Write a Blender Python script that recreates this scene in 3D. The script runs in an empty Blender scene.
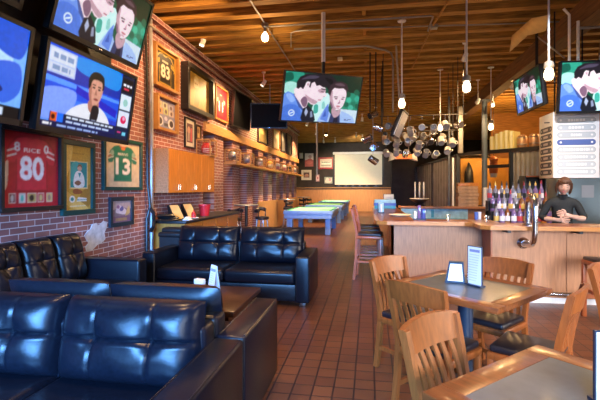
import bpy, bmesh, math, random
import numpy as np
from mathutils import Vector, Matrix, Euler
rnd = random.Random(11)
sc = bpy.context.scene
COL = sc.collection
R = math.radians
V = Vector

# ------------------------------------------------------------------ camera numbers
FPX, PSI, HY, CZ = 415.0, math.atan(70 / 415), 188.0, 1.5
SN, CS = math.sin(PSI), math.cos(PSI)

def at(px, py, d=None, X=None, Y=None, Z=None):
    a = (px - 300) / FPX
    r = V((-SN + a * CS, CS + a * SN, (HY - py) / FPX))
    if X is not None: d = X / r.x
    if Y is not None: d = Y / r.y
    if Z is not None: d = (Z - CZ) / r.z
    return V((0, 0, CZ)) + r * d

# ------------------------------------------------------------------ materials
def new_mat(name):
    m = bpy.data.materials.new(name); m.use_nodes = True
    nt = m.node_tree
    return m, nt, nt.nodes['Principled BSDF']

def mat(name, col, rough=.5, metal=0., var=.12, scale=8., stretch=(1, 1, 1), bump=0., emit=0., ecol=None, spec=.5, coat=0., detail=4):
    m, nt, b = new_mat(name)
    b.inputs['Roughness'].default_value = rough
    b.inputs['Metallic'].default_value = metal
    b.inputs['Specular IOR Level'].default_value = spec
    b.inputs['Coat Weight'].default_value = coat
    b.inputs['Coat Roughness'].default_value = .12
    tc = nt.nodes.new('ShaderNodeTexCoord'); mp = nt.nodes.new('ShaderNodeMapping'); nz = nt.nodes.new('ShaderNodeTexNoise')
    mp.inputs['Scale'].default_value = stretch
    nz.inputs['Scale'].default_value = scale; nz.inputs['Detail'].default_value = detail
    rp = nt.nodes.new('ShaderNodeValToRGB')
    rp.color_ramp.elements[0].position = .3; rp.color_ramp.elements[1].position = .7
    rp.color_ramp.elements[0].color = [max(0, c * (1 - var)) for c in col] + [1]
    rp.color_ramp.elements[1].color = [min(1, c * (1 + var)) for c in col] + [1]
    L = nt.links.new
    L(tc.outputs['Object'], mp.inputs['Vector']); L(mp.outputs[0], nz.inputs['Vector']); L(nz.outputs['Fac'], rp.inputs['Fac'])
    L(rp.outputs[0], b.inputs['Base Color'])
    if bump:
        bp = nt.nodes.new('ShaderNodeBump'); bp.inputs['Strength'].default_value = bump; bp.inputs['Distance'].default_value = .01
        L(nz.outputs['Fac'], bp.inputs['Height']); L(bp.outputs[0], b.inputs['Normal'])
    if emit:
        b.inputs['Emission Color'].default_value = list(ecol or col) + [1]
        b.inputs['Emission Strength'].default_value = emit
    return m

def brick_mat(name, c1, c2, mortar, axes, bw, bh, ms, offset=.5, rough=.8, bump=.4, shift=(0, 0), var_scale=1.2, squash=1.0, dark=.55, spec=.3):
    m, nt, b = new_mat(name)
    L = nt.links.new
    tc = nt.nodes.new('ShaderNodeTexCoord'); sp = nt.nodes.new('ShaderNodeSeparateXYZ'); cb = nt.nodes.new('ShaderNodeCombineXYZ')
    L(tc.outputs['Object'], sp.inputs[0])
    L(sp.outputs[axes[0]], cb.inputs[0]); L(sp.outputs[axes[1]], cb.inputs[1])
    mp = nt.nodes.new('ShaderNodeMapping'); mp.inputs['Location'].default_value = (shift[0], shift[1], 0)
    L(cb.outputs[0], mp.inputs['Vector'])
    br = nt.nodes.new('ShaderNodeTexBrick')
    br.offset = offset; br.squash = squash
    br.inputs['Scale'].default_value = 1; br.inputs['Brick Width'].default_value = bw; br.inputs['Row Height'].default_value = bh
    br.inputs['Mortar Size'].default_value = ms; br.inputs['Mortar Smooth'].default_value = .3; br.inputs['Bias'].default_value = 0
    br.inputs['Color1'].default_value = list(c1) + [1]; br.inputs['Color2'].default_value = list(c2) + [1]; br.inputs['Mortar'].default_value = list(mortar) + [1]
    L(mp.outputs[0], br.inputs['Vector'])
    nz = nt.nodes.new('ShaderNodeTexNoise'); nz.inputs['Scale'].default_value = var_scale; nz.inputs['Detail'].default_value = 6
    L(tc.outputs['Object'], nz.inputs['Vector'])
    rp = nt.nodes.new('ShaderNodeValToRGB'); rp.color_ramp.elements[0].position = .3; rp.color_ramp.elements[1].position = .7
    rp.color_ramp.elements[0].color = (dark, dark, dark, 1); rp.color_ramp.elements[1].color = (1.15, 1.15, 1.15, 1)
    L(nz.outputs['Fac'], rp.inputs['Fac'])
    mx = nt.nodes.new('ShaderNodeMix'); mx.data_type = 'RGBA'; mx.blend_type = 'MULTIPLY'; mx.inputs['Factor'].default_value = 1
    L(br.outputs['Color'], mx.inputs['A']); L(rp.outputs[0], mx.inputs['B']); L(mx.outputs['Result'], b.inputs['Base Color'])
    bp = nt.nodes.new('ShaderNodeBump'); bp.inputs['Strength'].default_value = bump; bp.inputs['Distance'].default_value = .006; bp.invert = True
    L(br.outputs['Fac'], bp.inputs['Height']); L(bp.outputs[0], b.inputs['Normal'])
    b.inputs['Roughness'].default_value = rough; b.inputs['Specular IOR Level'].default_value = spec
    return m

def attr_mat(name, emit=0., rough=.5):
    m, nt, b = new_mat(name)
    a = nt.nodes.new('ShaderNodeAttribute'); a.attribute_name = 'Col'
    if emit:
        b.inputs['Base Color'].default_value = (.01, .01, .01, 1)
        nt.links.new(a.outputs['Color'], b.inputs['Emission Color']); b.inputs['Emission Strength'].default_value = emit
        b.inputs['Roughness'].default_value = .3; b.inputs['Specular IOR Level'].default_value = .2
    else:
        nt.links.new(a.outputs['Color'], b.inputs['Base Color']); b.inputs['Roughness'].default_value = rough
    return m

def glass_mat(name, tint=(1, 1, 1), gloss=.12):
    m = bpy.data.materials.new(name); m.use_nodes = True; nt = m.node_tree; nt.nodes.clear()
    o = nt.nodes.new('ShaderNodeOutputMaterial'); mx = nt.nodes.new('ShaderNodeMixShader'); t = nt.nodes.new('ShaderNodeBsdfTransparent'); g = nt.nodes.new('ShaderNodeBsdfGlossy')
    t.inputs[0].default_value = list(tint) + [1]; g.inputs['Roughness'].default_value = .05; mx.inputs[0].default_value = gloss
    nt.links.new(t.outputs[0], mx.inputs[1]); nt.links.new(g.outputs[0], mx.inputs[2]); nt.links.new(mx.outputs[0], o.inputs[0])
    return m

M = {}
M['brick'] = brick_mat('red brick', (.37, .145, .12), (.26, .12, .125), (.66, .59, .61), (1, 2), .215, .068, .0058)
M['brick_x'] = brick_mat('red brick cross wall', (.30, .085, .06), (.21, .07, .06), (.48, .40, .40), (0, 2), .215, .068, .0075)
M['tile'] = brick_mat('quarry tile', (.135, .050, .022), (.09, .033, .018), (.022, .012, .012), (0, 1), .1515, .1545, .0075, offset=0., rough=.34, bump=.25, shift=(.042 + .0757, -2.97 + .0), var_scale=.9, dark=.75, spec=.32)
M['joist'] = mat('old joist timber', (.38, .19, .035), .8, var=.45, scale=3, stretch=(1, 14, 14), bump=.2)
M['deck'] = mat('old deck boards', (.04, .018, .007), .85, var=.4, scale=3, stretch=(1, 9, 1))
M['girder'] = mat('old girder timber', (.15, .07, .025), .8, var=.4, scale=3, stretch=(14, 1, 14), bump=.2)
M['beam'] = mat('lintel timber', (.42, .22, .08), .6, var=.25, scale=4, stretch=(12, 1, 12))
M['oak'] = mat('orange oak veneer', (.58, .22, .035), .4, var=.16, scale=5, stretch=(9, 9, 1), coat=.2)
M['wainscot'] = mat('far wainscot panelling', (.48, .24, .085), .5, var=.14, scale=3, stretch=(9, 9, 1))
M['oak_side'] = mat('speckled oak end panel', (.40, .22, .10), .55, var=.3, scale=40)
M['maple'] = mat('bar front veneer', (.43, .185, .082), .45, var=.16, scale=5, stretch=(10, 10, 1), coat=.0)
M['baredge'] = mat('bar top oak', (.50, .21, .055), .3, var=.18, scale=6, stretch=(1, 10, 10), coat=.5)
M['chair'] = mat('honey chair wood', (.27, .070, .012), .45, var=.22, scale=6, stretch=(8, 8, 1), coat=.1)
M['stool'] = mat('red brown stool wood', (.34, .08, .02), .4, var=.2, scale=6, stretch=(8, 8, 1), coat=.2)
M['tabwood'] = mat('table edge wood', (.20, .055, .013), .34, var=.3, scale=9, stretch=(1, 6, 6), coat=.25)
M['slate'] = mat('slate laminate', (.07, .085, .092), .42, var=.15, scale=14, coat=.1)
M['leather'] = mat('black leather', (.004, .005, .009), .29, var=.3, scale=60, bump=.05, spec=.25)
M['vinyl'] = mat('black seat vinyl', (.014, .012, .016), .35, var=.2, scale=30)
M['darkwood'] = mat('dark coffee table wood', (.05, .022, .014), .3, var=.25, scale=5, stretch=(1, 9, 9), coat=.3)
M['black'] = mat('black plastic', (.012, .012, .014), .4, var=.2)
M['blackmetal'] = mat('black painted metal', (.018, .018, .022), .45, metal=.2, var=.2)
M['pedestal'] = mat('blue black pedestal', (.012, .025, .05), .35, var=.1)
M['chrome'] = mat('brushed steel', (.62, .63, .66), .22, metal=1., var=.06, scale=30)
M['dullsteel'] = mat('dull steel', (.42, .44, .50), .4, metal=.8, var=.1)
M['white'] = mat('white enamel', (.80, .80, .82), .45, var=.03)
M['paper'] = mat('white card', (.82, .84, .90), .6, var=.02)
M['cream'] = mat('cream card', (.78, .70, .52), .6, var=.05)
M['conduit'] = mat('pale conduit', (.34, .32, .30), .45, metal=.3, var=.1)
M['plaster'] = mat('flaked white plaster', (.66, .64, .68), .9, var=.2, scale=14, bump=.5)
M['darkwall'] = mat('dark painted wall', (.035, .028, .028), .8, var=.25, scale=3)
M['orangewall'] = mat('ochre wall', (.60, .28, .04), .7, var=.15, scale=2)
M['plank'] = mat('orange plank wall', (.48, .20, .04), .65, var=.3, scale=3, stretch=(1, 1, 9))
M['corr'] = mat('grey corrugated steel', (.30, .26, .23), .5, metal=.3, var=.15, scale=3)
M['blackcorr'] = mat('black corrugated steel', (.22, .21, .23), .40, metal=.3, var=.25, scale=3)
M['poolblue'] = mat('blue laminate', (.20, .36, .74), .4, var=.08)
M['cloth'] = mat('green billiard cloth', (.26, .68, .38), .9, var=.08, scale=30)
M['rail'] = mat('dark green cushion cloth', (.02, .25, .12), .85, var=.1, scale=30)
M['screen'] = mat('projection fabric', (.72, .70, .62), .8, var=.03)
M['colpaint'] = mat('blue grey column paint', (.11, .13, .17), .5, var=.1)
M['red'] = mat('red plastic', (.55, .02, .03), .35, var=.08)
M['steelblue'] = mat('stainless door', (.42, .55, .62), .4, metal=.2, var=.1, scale=2)
M['teal'] = mat('teal plastic', (.04, .30, .42), .35, var=.15)
M['tealpale'] = mat('pale teal steel', (.35, .60, .66), .4, var=.2, scale=9)
M['skin'] = mat('skin', (.62, .38, .30), .5, var=.05)
M['shirt'] = mat('black knit top', (.010, .014, .018), .8, var=.3, scale=50)
M['hair'] = mat('brown hair', (.10, .045, .025), .45, var=.4, scale=30, stretch=(6, 6, 1))
M['goldframe'] = mat('gilt and walnut frame', (.40, .22, .06), .4, var=.15)
M['woodframe'] = mat('oak picture frame', (.38, .19, .06), .4, var=.2, scale=6)
M['greenframe'] = mat('dark green picture frame', (.008, .06, .055), .35, var=.1)
M['navyframe'] = mat('blue black picture frame', (.02, .035, .05), .35, var=.1)
M['redframe'] = mat('dark red picture frame', (.30, .02, .03), .4, var=.1)
M['whiteframe'] = mat('white picture frame', (.72, .70, .66), .5, var=.04)
M['bulb'] = mat('lit bulb', (1, .85, .6), .4, var=0, emit=9., ecol=(1, .84, .56))
M['jar'] = glass_mat('lamp jar glass', (1, .97, .92), .10)
M['pane'] = glass_mat('window glass', (.93, .92, .90), .07)
M['amber'] = mat('glowing orange shade', (.9, .25, .06), .5, var=.0, emit=1.0, ecol=(1, .20, .05))
M['yellowbox'] = mat('pale yellow carton', (.72, .56, .22), .7, var=.12, scale=3)
M['log'] = mat('split log', (.45, .29, .17), .8, var=.3, scale=8)
M['keg'] = mat('keg copper', (.55, .30, .18), .4, metal=.6, var=.15)
M['jug'] = mat('orange glazed jug', (.62, .17, .05), .3, var=.25, scale=6)
M['ceramic'] = mat('pale ceramic', (.40, .385, .37), .25, var=.15, scale=6)
M['silver'] = mat('silver helmet paint', (.55, .57, .60), .25, metal=.6, var=.05)
M['print'] = attr_mat('printed artwork', 0, .45)
M['tv'] = attr_mat('television picture', 1.45)
M['tvbright'] = attr_mat('bright television picture', 2.1)
M['gloss'] = mat('switched off screen', (.005, .005, .006), .45, var=.0, spec=.06)
M['tancard'] = mat('tan menu board', (.62, .42, .16), .5, var=.12)
for nm, c in dict(b_clear=(.20, .19, .24), b_green=(.04, .22, .07), b_brown=(.20, .07, .02), b_blue=(.05, .07, .28), b_purple=(.17, .11, .27), b_amber=(.55, .25, .05), b_pink=(.62, .16, .25)).items():
    M[nm] = mat(nm[2:] + ' bottle glass', c, .1, var=.05, coat=.5)
for nm, c in dict(c_red=(.45, .04, .06), c_white=(.7, .68, .74), c_black=(.02, .02, .02), c_gold=(.6, .4, .1), c_green=(.05, .35, .12), c_blue=(.08, .15, .5)).items():
    M[nm] = mat(nm[2:] + ' cap or label', c, .5, var=.05)

# ------------------------------------------------------------------ mesh builder
class MB:
    def __init__(s): s.bm = bmesh.new(); s.mi = 0
    def _fin(s, verts):
        fs = {f for v in verts for f in v.link_faces}
        for f in fs: f.material_index = s.mi
        return s
    def box(s, c, size, rot=None, bev=0, seg=2):
        r = bmesh.ops.create_cube(s.bm, size=1)['verts']
        m = Matrix.Translation(V(c)) @ (rot.to_4x4() if rot is not None else Matrix()) @ Matrix.Diagonal((*size, 1))
        bmesh.ops.transform(s.bm, matrix=m, verts=r)
        s._fin(r)
        if bev:
            es = list({e for v in r for e in v.link_edges})
            q = bmesh.ops.bevel(s.bm, geom=es, offset=bev, segments=seg, profile=.5, affect='EDGES')
            for f in q['faces']: f.material_index = s.mi
        return s
    def b2(s, lo, hi, bev=0, seg=2):
        lo, hi = V(lo), V(hi)
        return s.box((lo + hi) / 2, hi - lo, None, bev, seg)
    def bar(s, p0, p1, w, t, up=(0, 0, 1), bev=0):
        p0, p1 = V(p0), V(p1); z = (p1 - p0); L = z.length; z.normalize()
        x = V(up).cross(z)
        if x.length < 1e-4: x = V((1, 0, 0)).cross(z)
        x.normalize(); y = z.cross(x)
        return s.box((p0 + p1) / 2, (w, t, L), Matrix((x, y, z)).transposed(), bev)
    def tube(s, pts, r, n=8, cap=True):
        pts = [V(p) for p in pts]; rs = r if isinstance(r, (list, tuple)) else [r] * len(pts)
        rings = []; ref = None
        for i, p in enumerate(pts):
            d = (pts[min(i + 1, len(pts) - 1)] - pts[max(i - 1, 0)]).normalized()
            if ref is None:
                ref = d.orthogonal().normalized()
            ref = (ref - d * ref.dot(d))
            ref = ref.normalized() if ref.length > 1e-6 else d.orthogonal().normalized()
            q = d.cross(ref)
            rings.append([s.bm.verts.new(p + (ref * math.cos(2 * math.pi * k / n) + q * math.sin(2 * math.pi * k / n)) * rs[i]) for k in range(n)])
        fs = []
        for a, b in zip(rings, rings[1:]):
            for k in range(n): fs.append(s.bm.faces.new((a[k], a[(k + 1) % n], b[(k + 1) % n], b[k])))
        if cap:
            fs.append(s.bm.faces.new(rings[0][::-1])); fs.append(s.bm.faces.new(rings[-1]))
        for f in fs: f.material_index = s.mi
        return s
    def cyl(s, p0, p1, r0, r1=None, n=12): return s.tube([p0, p1], [r0, r0 if r1 is None else r1], n)
    def lathe(s, prof, n=16, mtx=None):
        mtx = mtx or Matrix()
        rings = []
        for r, z in prof:
            if r < 1e-5: rings.append([s.bm.verts.new(mtx @ V((0, 0, z)))])
            else: rings.append([s.bm.verts.new(mtx @ V((r * math.cos(2 * math.pi * k / n), r * math.sin(2 * math.pi * k / n), z))) for k in range(n)])
        for a, b in zip(rings, rings[1:]):
            for k in range(n):
                k2 = (k + 1) % n
                if len(a) == 1 and len(b) == 1: continue
                if len(a) == 1: vs = (a[0], b[k2], b[k])
                elif len(b) == 1: vs = (a[k], a[k2], b[0])
                else: vs = (a[k], a[k2], b[k2], b[k])
                s.bm.faces.new(vs).material_index = s.mi
        return s
    def prism(s, poly, depth, mtx=None):
        mtx = mtx or Matrix()
        a = [s.bm.verts.new(mtx @ V((x, y, 0))) for x, y in poly]; b = [s.bm.verts.new(mtx @ V((x, y, depth))) for x, y in poly]
        n = len(a); fs = [s.bm.faces.new(a[::-1]), s.bm.faces.new(b)]
        for k in range(n): fs.append(s.bm.faces.new((a[k], a[(k + 1) % n], b[(k + 1) % n], b[k])))
        for f in fs: f.material_index = s.mi
        return s
    def ball(s, c, r, u=14, v=10):
        r = (r, r, r) if not isinstance(r, (tuple, list)) else r
        q = bmesh.ops.create_uvsphere(s.bm, u_segments=u, v_segments=v, radius=1)['verts']
        bmesh.ops.transform(s.bm, matrix=Matrix.Translation(V(c)) @ Matrix.Diagonal((*r, 1)), verts=q)
        return s._fin(q)
    def grid(s, fn, nu, nv):
        vs = [[s.bm.verts.new(V(fn(i / nu, j / nv))) for j in range(nv + 1)] for i in range(nu + 1)]
        for i in range(nu):
            for j in range(nv):
                s.bm.faces.new((vs[i][j], vs[i + 1][j], vs[i + 1][j + 1], vs[i][j + 1])).material_index = s.mi
        return s
    def build(s, name, mats, parent=None, smooth=40):
        bmesh.ops.recalc_face_normals(s.bm, faces=s.bm.faces[:])
        me = bpy.data.meshes.new(name); s.bm.to_mesh(me); s.bm.free()
        for m in (mats if isinstance(mats, (list, tuple)) else [mats]): me.materials.append(M[m] if isinstance(m, str) else m)
        if smooth:
            for p in me.polygons: p.use_smooth = True
            me.set_sharp_from_angle(angle=R(smooth))
        o = bpy.data.objects.new(name, me); COL.objects.link(o)
        if parent: o.parent = parent
        return o

def thing(name, label, cat, loc=(0, 0, 0), rz=0, group=None, rx=0):
    o = bpy.data.objects.new(name, None); COL.objects.link(o)
    o.empty_display_size = .1
    o.location = loc; o.rotation_euler = (rx, 0, rz)
    o['label'] = label; o['category'] = cat
    if group: o['group'] = group
    return o

def tag(o, label, cat, group=None):
    o['label'] = label; o['category'] = cat
    if group: o['group'] = group
    return o

def struct(o):
    o['kind'] = 'structure'; return o

def copy_thing(src, loc, rz, label, group=None, rx=None):
    def cp(o, par):
        c = o.copy(); COL.objects.link(c)
        if par: c.parent = par
        for ch in list(o.children): cp(ch, c)
        return c
    r = cp(src, None)
    r.location = loc; r.rotation_euler.z = rz
    if rx is not None: r.rotation_euler.x = rx
    r['label'] = label
    if group: r['group'] = group
    return r

# ------------------------------------------------------------------ flat artwork (pictures, screens, jerseys)
_txt = {}
def text_geo(body, bold=.0):
    k = (body, bold)
    if k not in _txt:
        cu = bpy.data.curves.new('lettering', 'FONT'); cu.body = body; cu.align_x = 'CENTER'; cu.align_y = 'CENTER'; cu.offset = bold; cu.resolution_u = 3
        o = bpy.data.objects.new('lettering', cu); COL.objects.link(o)
        bpy.context.view_layer.update()
        me = bpy.data.meshes.new_from_object(o.evaluated_get(bpy.context.evaluated_depsgraph_get()))
        vs = [tuple(v.co[:2]) for v in me.vertices]; fs = [tuple(p.vertices) for p in me.polygons]
        xs = [v[0] for v in vs]; ys = [v[1] for v in vs]
        cx, cy, w, h = (min(xs) + max(xs)) / 2, (min(ys) + max(ys)) / 2, max(xs) - min(xs), max(ys) - min(ys)
        _txt[k] = ([((x - cx) / w, (y - cy) / h) for x, y in vs], fs)
        bpy.data.objects.remove(o); bpy.data.curves.remove(cu); bpy.data.meshes.remove(me)
    return _txt[k]

def catmull(P, n=6):
    out = []; L = len(P)
    for i in range(L):
        p0, p1, p2, p3 = [V(P[(i + k) % L]) for k in (-1, 0, 1, 2)]
        for t in [j / n for j in range(n)]:
            out.append(tuple(.5 * ((2 * p1) + (p2 - p0) * t + (2 * p0 - 5 * p1 + 4 * p2 - p3) * t * t + (3 * p1 - p0 - 3 * p2 + p3) * t ** 3)))
    return out

class Art:
    """flat coloured shapes in a unit square, u to the viewer's right, v up"""
    def __init__(s): s.L = []
    def poly(s, pts, col, sm=False):
        s.L.append((catmull(pts) if sm else pts, None, col)); return s
    def rect(s, u0, v0, u1, v1, col): return s.poly([(u0, v0), (u1, v0), (u1, v1), (u0, v1)], col)
    def ell(s, u, v, a, b, col, n=18): return s.poly([(u + a * math.cos(2 * math.pi * k / n), v + b * math.sin(2 * math.pi * k / n)) for k in range(n)], col)
    def text(s, body, u, v, w, h, col, bold=0.):
        vs, fs = text_geo(body, bold)
        s.L.append(([(u + x * w, v + y * h) for x, y in vs], fs, col)); return s
    def bars(s, u0, u1, v, h, col):
        q = random.Random(int(u0 * 991 + v * 7919))          # lines of print too small to read
        while u0 < u1 - .01:
            w = min(q.uniform(.03, .09), u1 - u0); s.rect(u0, v - h / 2, u0 + w, v + h / 2, col); u0 += w + .014
        return s
    def sub(s, o, u0, v0, u1, v1):
        for P, fs, c in o.L: s.L.append(([(u0 + x * (u1 - u0), v0 + y * (v1 - v0)) for x, y in P], fs, c))
        return s
    def raster(s, name, w, h, parent, y=0., z0=0., matname='print', nx=90, blur=1, gamma=1., grain=.06):
        """the picture as a finely divided sheet with softly blended colours"""
        ny = max(8, int(nx * h / w)); W, H = 2 * nx + 1, 2 * ny + 1
        U, Vv = np.meshgrid(np.linspace(0, 1, W), np.linspace(0, 1, H)); img = np.zeros((H, W, 3))
        for P, fs, c in s.L:
            P = np.array(P, float)
            for f in (fs or [range(len(P))]):
                q = P[list(f)]; x0, y0 = q.min(0); x1, y1 = q.max(0)
                i0, i1 = max(0, int(math.floor(x0 * (W - 1)))), min(W, int(math.ceil(x1 * (W - 1))) + 1); j0, j1 = max(0, int(math.floor(y0 * (H - 1)))), min(H, int(math.ceil(y1 * (H - 1))) + 1)
                if i1 <= i0 or j1 <= j0: continue
                u, v = U[j0:j1, i0:i1], Vv[j0:j1, i0:i1]; ins = np.zeros(u.shape, bool)
                for (ax, ay), (bx, by) in zip(q, np.roll(q, -1, 0)):
                    if ay == by: continue
                    ins ^= ((ay <= v) != (by <= v)) & (u < (bx - ax) * (v - ay) / (by - ay) + ax)
                img[j0:j1, i0:i1][ins] = c
        img = np.clip(img, 0, 1) ** gamma
        for _ in range(1 + blur):
            for ax in (0, 1):
                p = np.pad(img, [(1, 1) if k == ax else (0, 0) for k in range(3)], 'edge')
                img = .5 * img + .25 * (p[:-2] + p[2:] if ax == 0 else p[:, :-2] + p[:, 2:])
        if grain:
            g = np.random.RandomState(5); n = g.rand(H // 6 + 3, W // 6 + 3)
            jy, jx = np.arange(H) / 6, np.arange(W) / 6; iy, ix = jy.astype(int), jx.astype(int); fy, fx = (jy - iy)[:, None], (jx - ix)[None]
            n = n[iy][:, ix] * (1 - fy) * (1 - fx) + n[iy + 1][:, ix] * fy * (1 - fx) + n[iy][:, ix + 1] * (1 - fy) * fx + n[iy + 1][:, ix + 1] * fy * fx
            img = img * (1 + grain * 4 * (n - .5))[..., None]
        img = img[::2, ::2]; ny1, nx1 = img.shape[:2]
        xs, zs = np.linspace(-w / 2, w / 2, nx1), np.linspace(z0, z0 + h, ny1)
        vs = [(x, y, z) for z in zs for x in xs]
        fs = [(j * nx1 + i, j * nx1 + i + 1, (j + 1) * nx1 + i + 1, (j + 1) * nx1 + i) for j in range(ny1 - 1) for i in range(nx1 - 1)]
        me = bpy.data.meshes.new(name); me.from_pydata(vs, [], fs)
        at_ = me.attributes.new('Col', 'FLOAT_COLOR', 'POINT')
        at_.data.foreach_set('color', np.concatenate([np.clip(img, 0, 1).reshape(-1, 3), np.ones((nx1 * ny1, 1))], 1).ravel())
        me.materials.append(M[matname]); o = bpy.data.objects.new(name, me); COL.objects.link(o)
        if parent: o.parent = parent
        return o
    def build(s, name, w, h, parent, y=0., z0=0., matname='print', eps=.0004, x0=None):
        me = bpy.data.meshes.new(name); bm = bmesh.new(); cl = bm.loops.layers.float_color.new('Col')
        x0 = -w / 2 if x0 is None else x0
        for k, (P, fs, c) in enumerate(s.L):
            vs = [bm.verts.new((x0 + min(1, max(0, a)) * w, y - k * eps, z0 + min(1, max(0, b)) * h)) for a, b in P]
            for f in (fs or [range(len(vs))]):
                try: face = bm.faces.new([vs[i] for i in f])
                except ValueError: continue
                if face.normal.length == 0: face.normal_update()
                if face.normal.y > 0: face.normal_flip()
                for l in face.loops: l[cl] = (*c, 1)
        bmesh.ops.triangulate(bm, faces=[f for f in bm.faces if len(f.verts) > 4])
        bm.to_mesh(me); bm.free(); me.materials.append(M[matname])
        o = bpy.data.objects.new(name, me); COL.objects.link(o)
        if parent: o.parent = parent
        return o

# ================================================================== THE SETTING
XW, YB, ZJ, ZD = -3.6, 27.0, 4.36, 4.74
fl = struct(MB().b2((-5.3, -2.6, -.2), (9.2, YB + .3, 0)).build('floor', 'tile', smooth=0))
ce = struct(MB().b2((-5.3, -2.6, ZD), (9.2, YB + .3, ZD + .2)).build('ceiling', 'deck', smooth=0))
for k in range(50):
    y = 3.9 + .45 * k
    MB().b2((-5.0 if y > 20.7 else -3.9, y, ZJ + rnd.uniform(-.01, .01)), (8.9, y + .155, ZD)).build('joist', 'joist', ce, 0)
for k in range(14):                                                    # blocking between joists along the mid line
    y = 4.055 + .45 * (k * 2)
    MB().b2((-.13, y, ZJ + .03), (-.07, y + .295, ZD)).build('blocking', 'joist', ce, 0)
MB().b2((3.18, 4.5, 4.02), (3.46, YB, ZJ)).build('girder', 'girder', ce, 0)

wl = struct(MB().b2((-3.9, -2.6, 0), (XW, 8.6, ZJ)).build('wall_left', 'brick', smooth=0))
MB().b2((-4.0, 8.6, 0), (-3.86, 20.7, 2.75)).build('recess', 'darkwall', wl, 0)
MB().b2((-3.9, 8.6, 2.96), (XW, 20.7, ZJ)).build('upper_brickwork', 'brick', wl, 0)
MB().b2((-3.9, 8.6, 2.75), (-3.54, 20.7, 2.96)).build('lintel', 'beam', wl, 0)
y = 9.25
while y < 20.6:
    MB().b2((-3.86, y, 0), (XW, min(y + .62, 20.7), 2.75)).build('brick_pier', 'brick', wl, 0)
    y += 1.3
MB().b2((-3.6, 13.0, 0), (-3.56, 20.7, 1.05)).build('wainscot', 'wainscot', wl, 0)
MB().b2((-3.6, 9.9, 2.09), (-3.28, 20.6, 2.14)).build('shelf', 'beam', wl, 0)
MB().b2((-3.65, -2.6, ZJ - .09), (-3.5, 20.7, ZJ)).build('wall_plate', 'brick', wl, 0)
MB().b2((-3.62, -2.6, 4.14), (-3.57, 20.7, 4.20)).build('brick_course', 'brick', wl, 0)
# flaked plaster on the bricks
P0 = [(84, 236), (87, 231), (90, 229), (92, 224), (96, 223), (98, 226), (103, 221), (107, 222), (106, 228), (104, 233), (105, 239), (101, 243), (97, 245), (92, 250), (86, 251), (85, 247), (88, 243)]
pp = [at(x, y, X=XW) for x, y in P0]
mb = MB(); mb.prism([(p.y, p.z) for p in pp], .008, Matrix(((0, 0, 1, XW), (1, 0, 0, 0), (0, 1, 0, 0), (0, 0, 0, 1)))).build('plaster_patch', 'plaster', wl, 0)

wj = struct(MB().b2((-5.2, 20.7, 0), (-5.0, YB, ZD)).b2((-5.2, 20.6, 0), (-3.86, 20.7, ZD)).build('wall_left_far', 'darkwall', smooth=0))
wb = struct(MB().b2((-5.2, YB, 0), (9.2, YB + .2, ZD)).build('wall_back', 'darkwall', smooth=0))
MB().b2((-5.0, YB - .06, 0), (1.75, YB, 1.5)).build('wainscot', 'wainscot', wb, 0)
MB().b2((-5.0, YB - .22, 1.5), (1.75, YB, 1.54)).build('ledge', 'beam', wb, 0)
struct(MB().b2((9.0, 9.0, 0), (9.2, YB, ZD)).build('wall_right', 'plank', smooth=0))
struct(MB().b2((4.6, 17.0, 0), (9.0, 17.15, ZD)).build('wall_right_far', 'plank', smooth=0))

# dark partition along the pool room, corrugated sheets
P1, PR, P2 = V((2.72, 13.65, 0)), V((4.38, 11.75, 0)), V((2.25, 21.1, 0))
ZP = 2.535
def corrugated(mb, a, b, z0, z1, pitch=.15, amp=.02):
    a, b = V(a), V(b); d = (b - a); L = d.length; d.normalize(); n = V((-d.y, d.x, 0)); k = max(2, int(L / pitch * 4)); prev = None
    for i in range(k + 1):
        o = [0, 1, 1, 0][i % 4] * amp
        p = a + d * (L * i / k) + n * o
        vs = [mb.bm.verts.new((p.x, p.y, z0)), mb.bm.verts.new((p.x, p.y, z1))]
        if prev: mb.bm.faces.new((prev[0], vs[0], vs[1], prev[1]))
        prev = vs
    return mb
wp = struct(corrugated(MB(), P2, P1, 0, ZP, .42, .05).build('wall_partition', 'blackcorr', smooth=0))
MB().bar(P2 + V((0, 0, ZP)), P1 + V((0, 0, ZP)), .09, .06).build('top_rail', 'blackmetal', wp, 0)
for t in (.0, .5, 1):
    q = P2.lerp(P1, t); MB().bar(q, q + V((0, 0, ZP)), .10, .10, (1, 0, 0)).build('post', 'blackmetal', wp, 0)
MB().bar(P1 + V((-.16, -.05, 0)), P1 + V((-.16, -.05, 2.45)), .05, .05, (1, 0, 0)).build('pale_edge', 'white', wp, 0)
struct(MB().b2((1.05, 21.2, 0), (2.3, 21.5, 3.05)).build('wall_closet', 'darkwall', smooth=0))

dv = (PR - P1); LB = dv.length; dv.normalize()
def onB(px):                                            # distance along the glazed screen
    r = at(px, 188, d=1); r = V((r.x, r.y, 0)); n = V((-dv.y, dv.x, 0))
    return ((r * (P1.dot(n) / r.dot(n))) - P1).dot(dv)
def Bp(s, z=0): return P1 + dv * s + V((0, 0, z))
ws = struct(MB().bar(Bp(-.05, ZP), Bp(4.2, ZP), .09, .08).build('wall_glazed_screen', 'blackmetal', smooth=0))
s1, s2, s3 = onB(484), onB(511), onB(541)
for s in (.0, s1, s2):
    MB().bar(Bp(s), Bp(s, ZP), .11, .09, (1, 0, 0)).build('post', 'blackmetal', ws, 0)
MB().bar(Bp(s1, 2.12), Bp(s2, 2.12), .10, .09).build('transom', 'blackmetal', ws, 0)
MB().bar(Bp(0, .95), Bp(s2, .95), .12, .07).build('sill', 'blackmetal', ws, 0)
MB().bar(Bp(.05, .475), Bp(s2, .475), .04, .95).build('dado', 'blackcorr', ws, 0)
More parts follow.
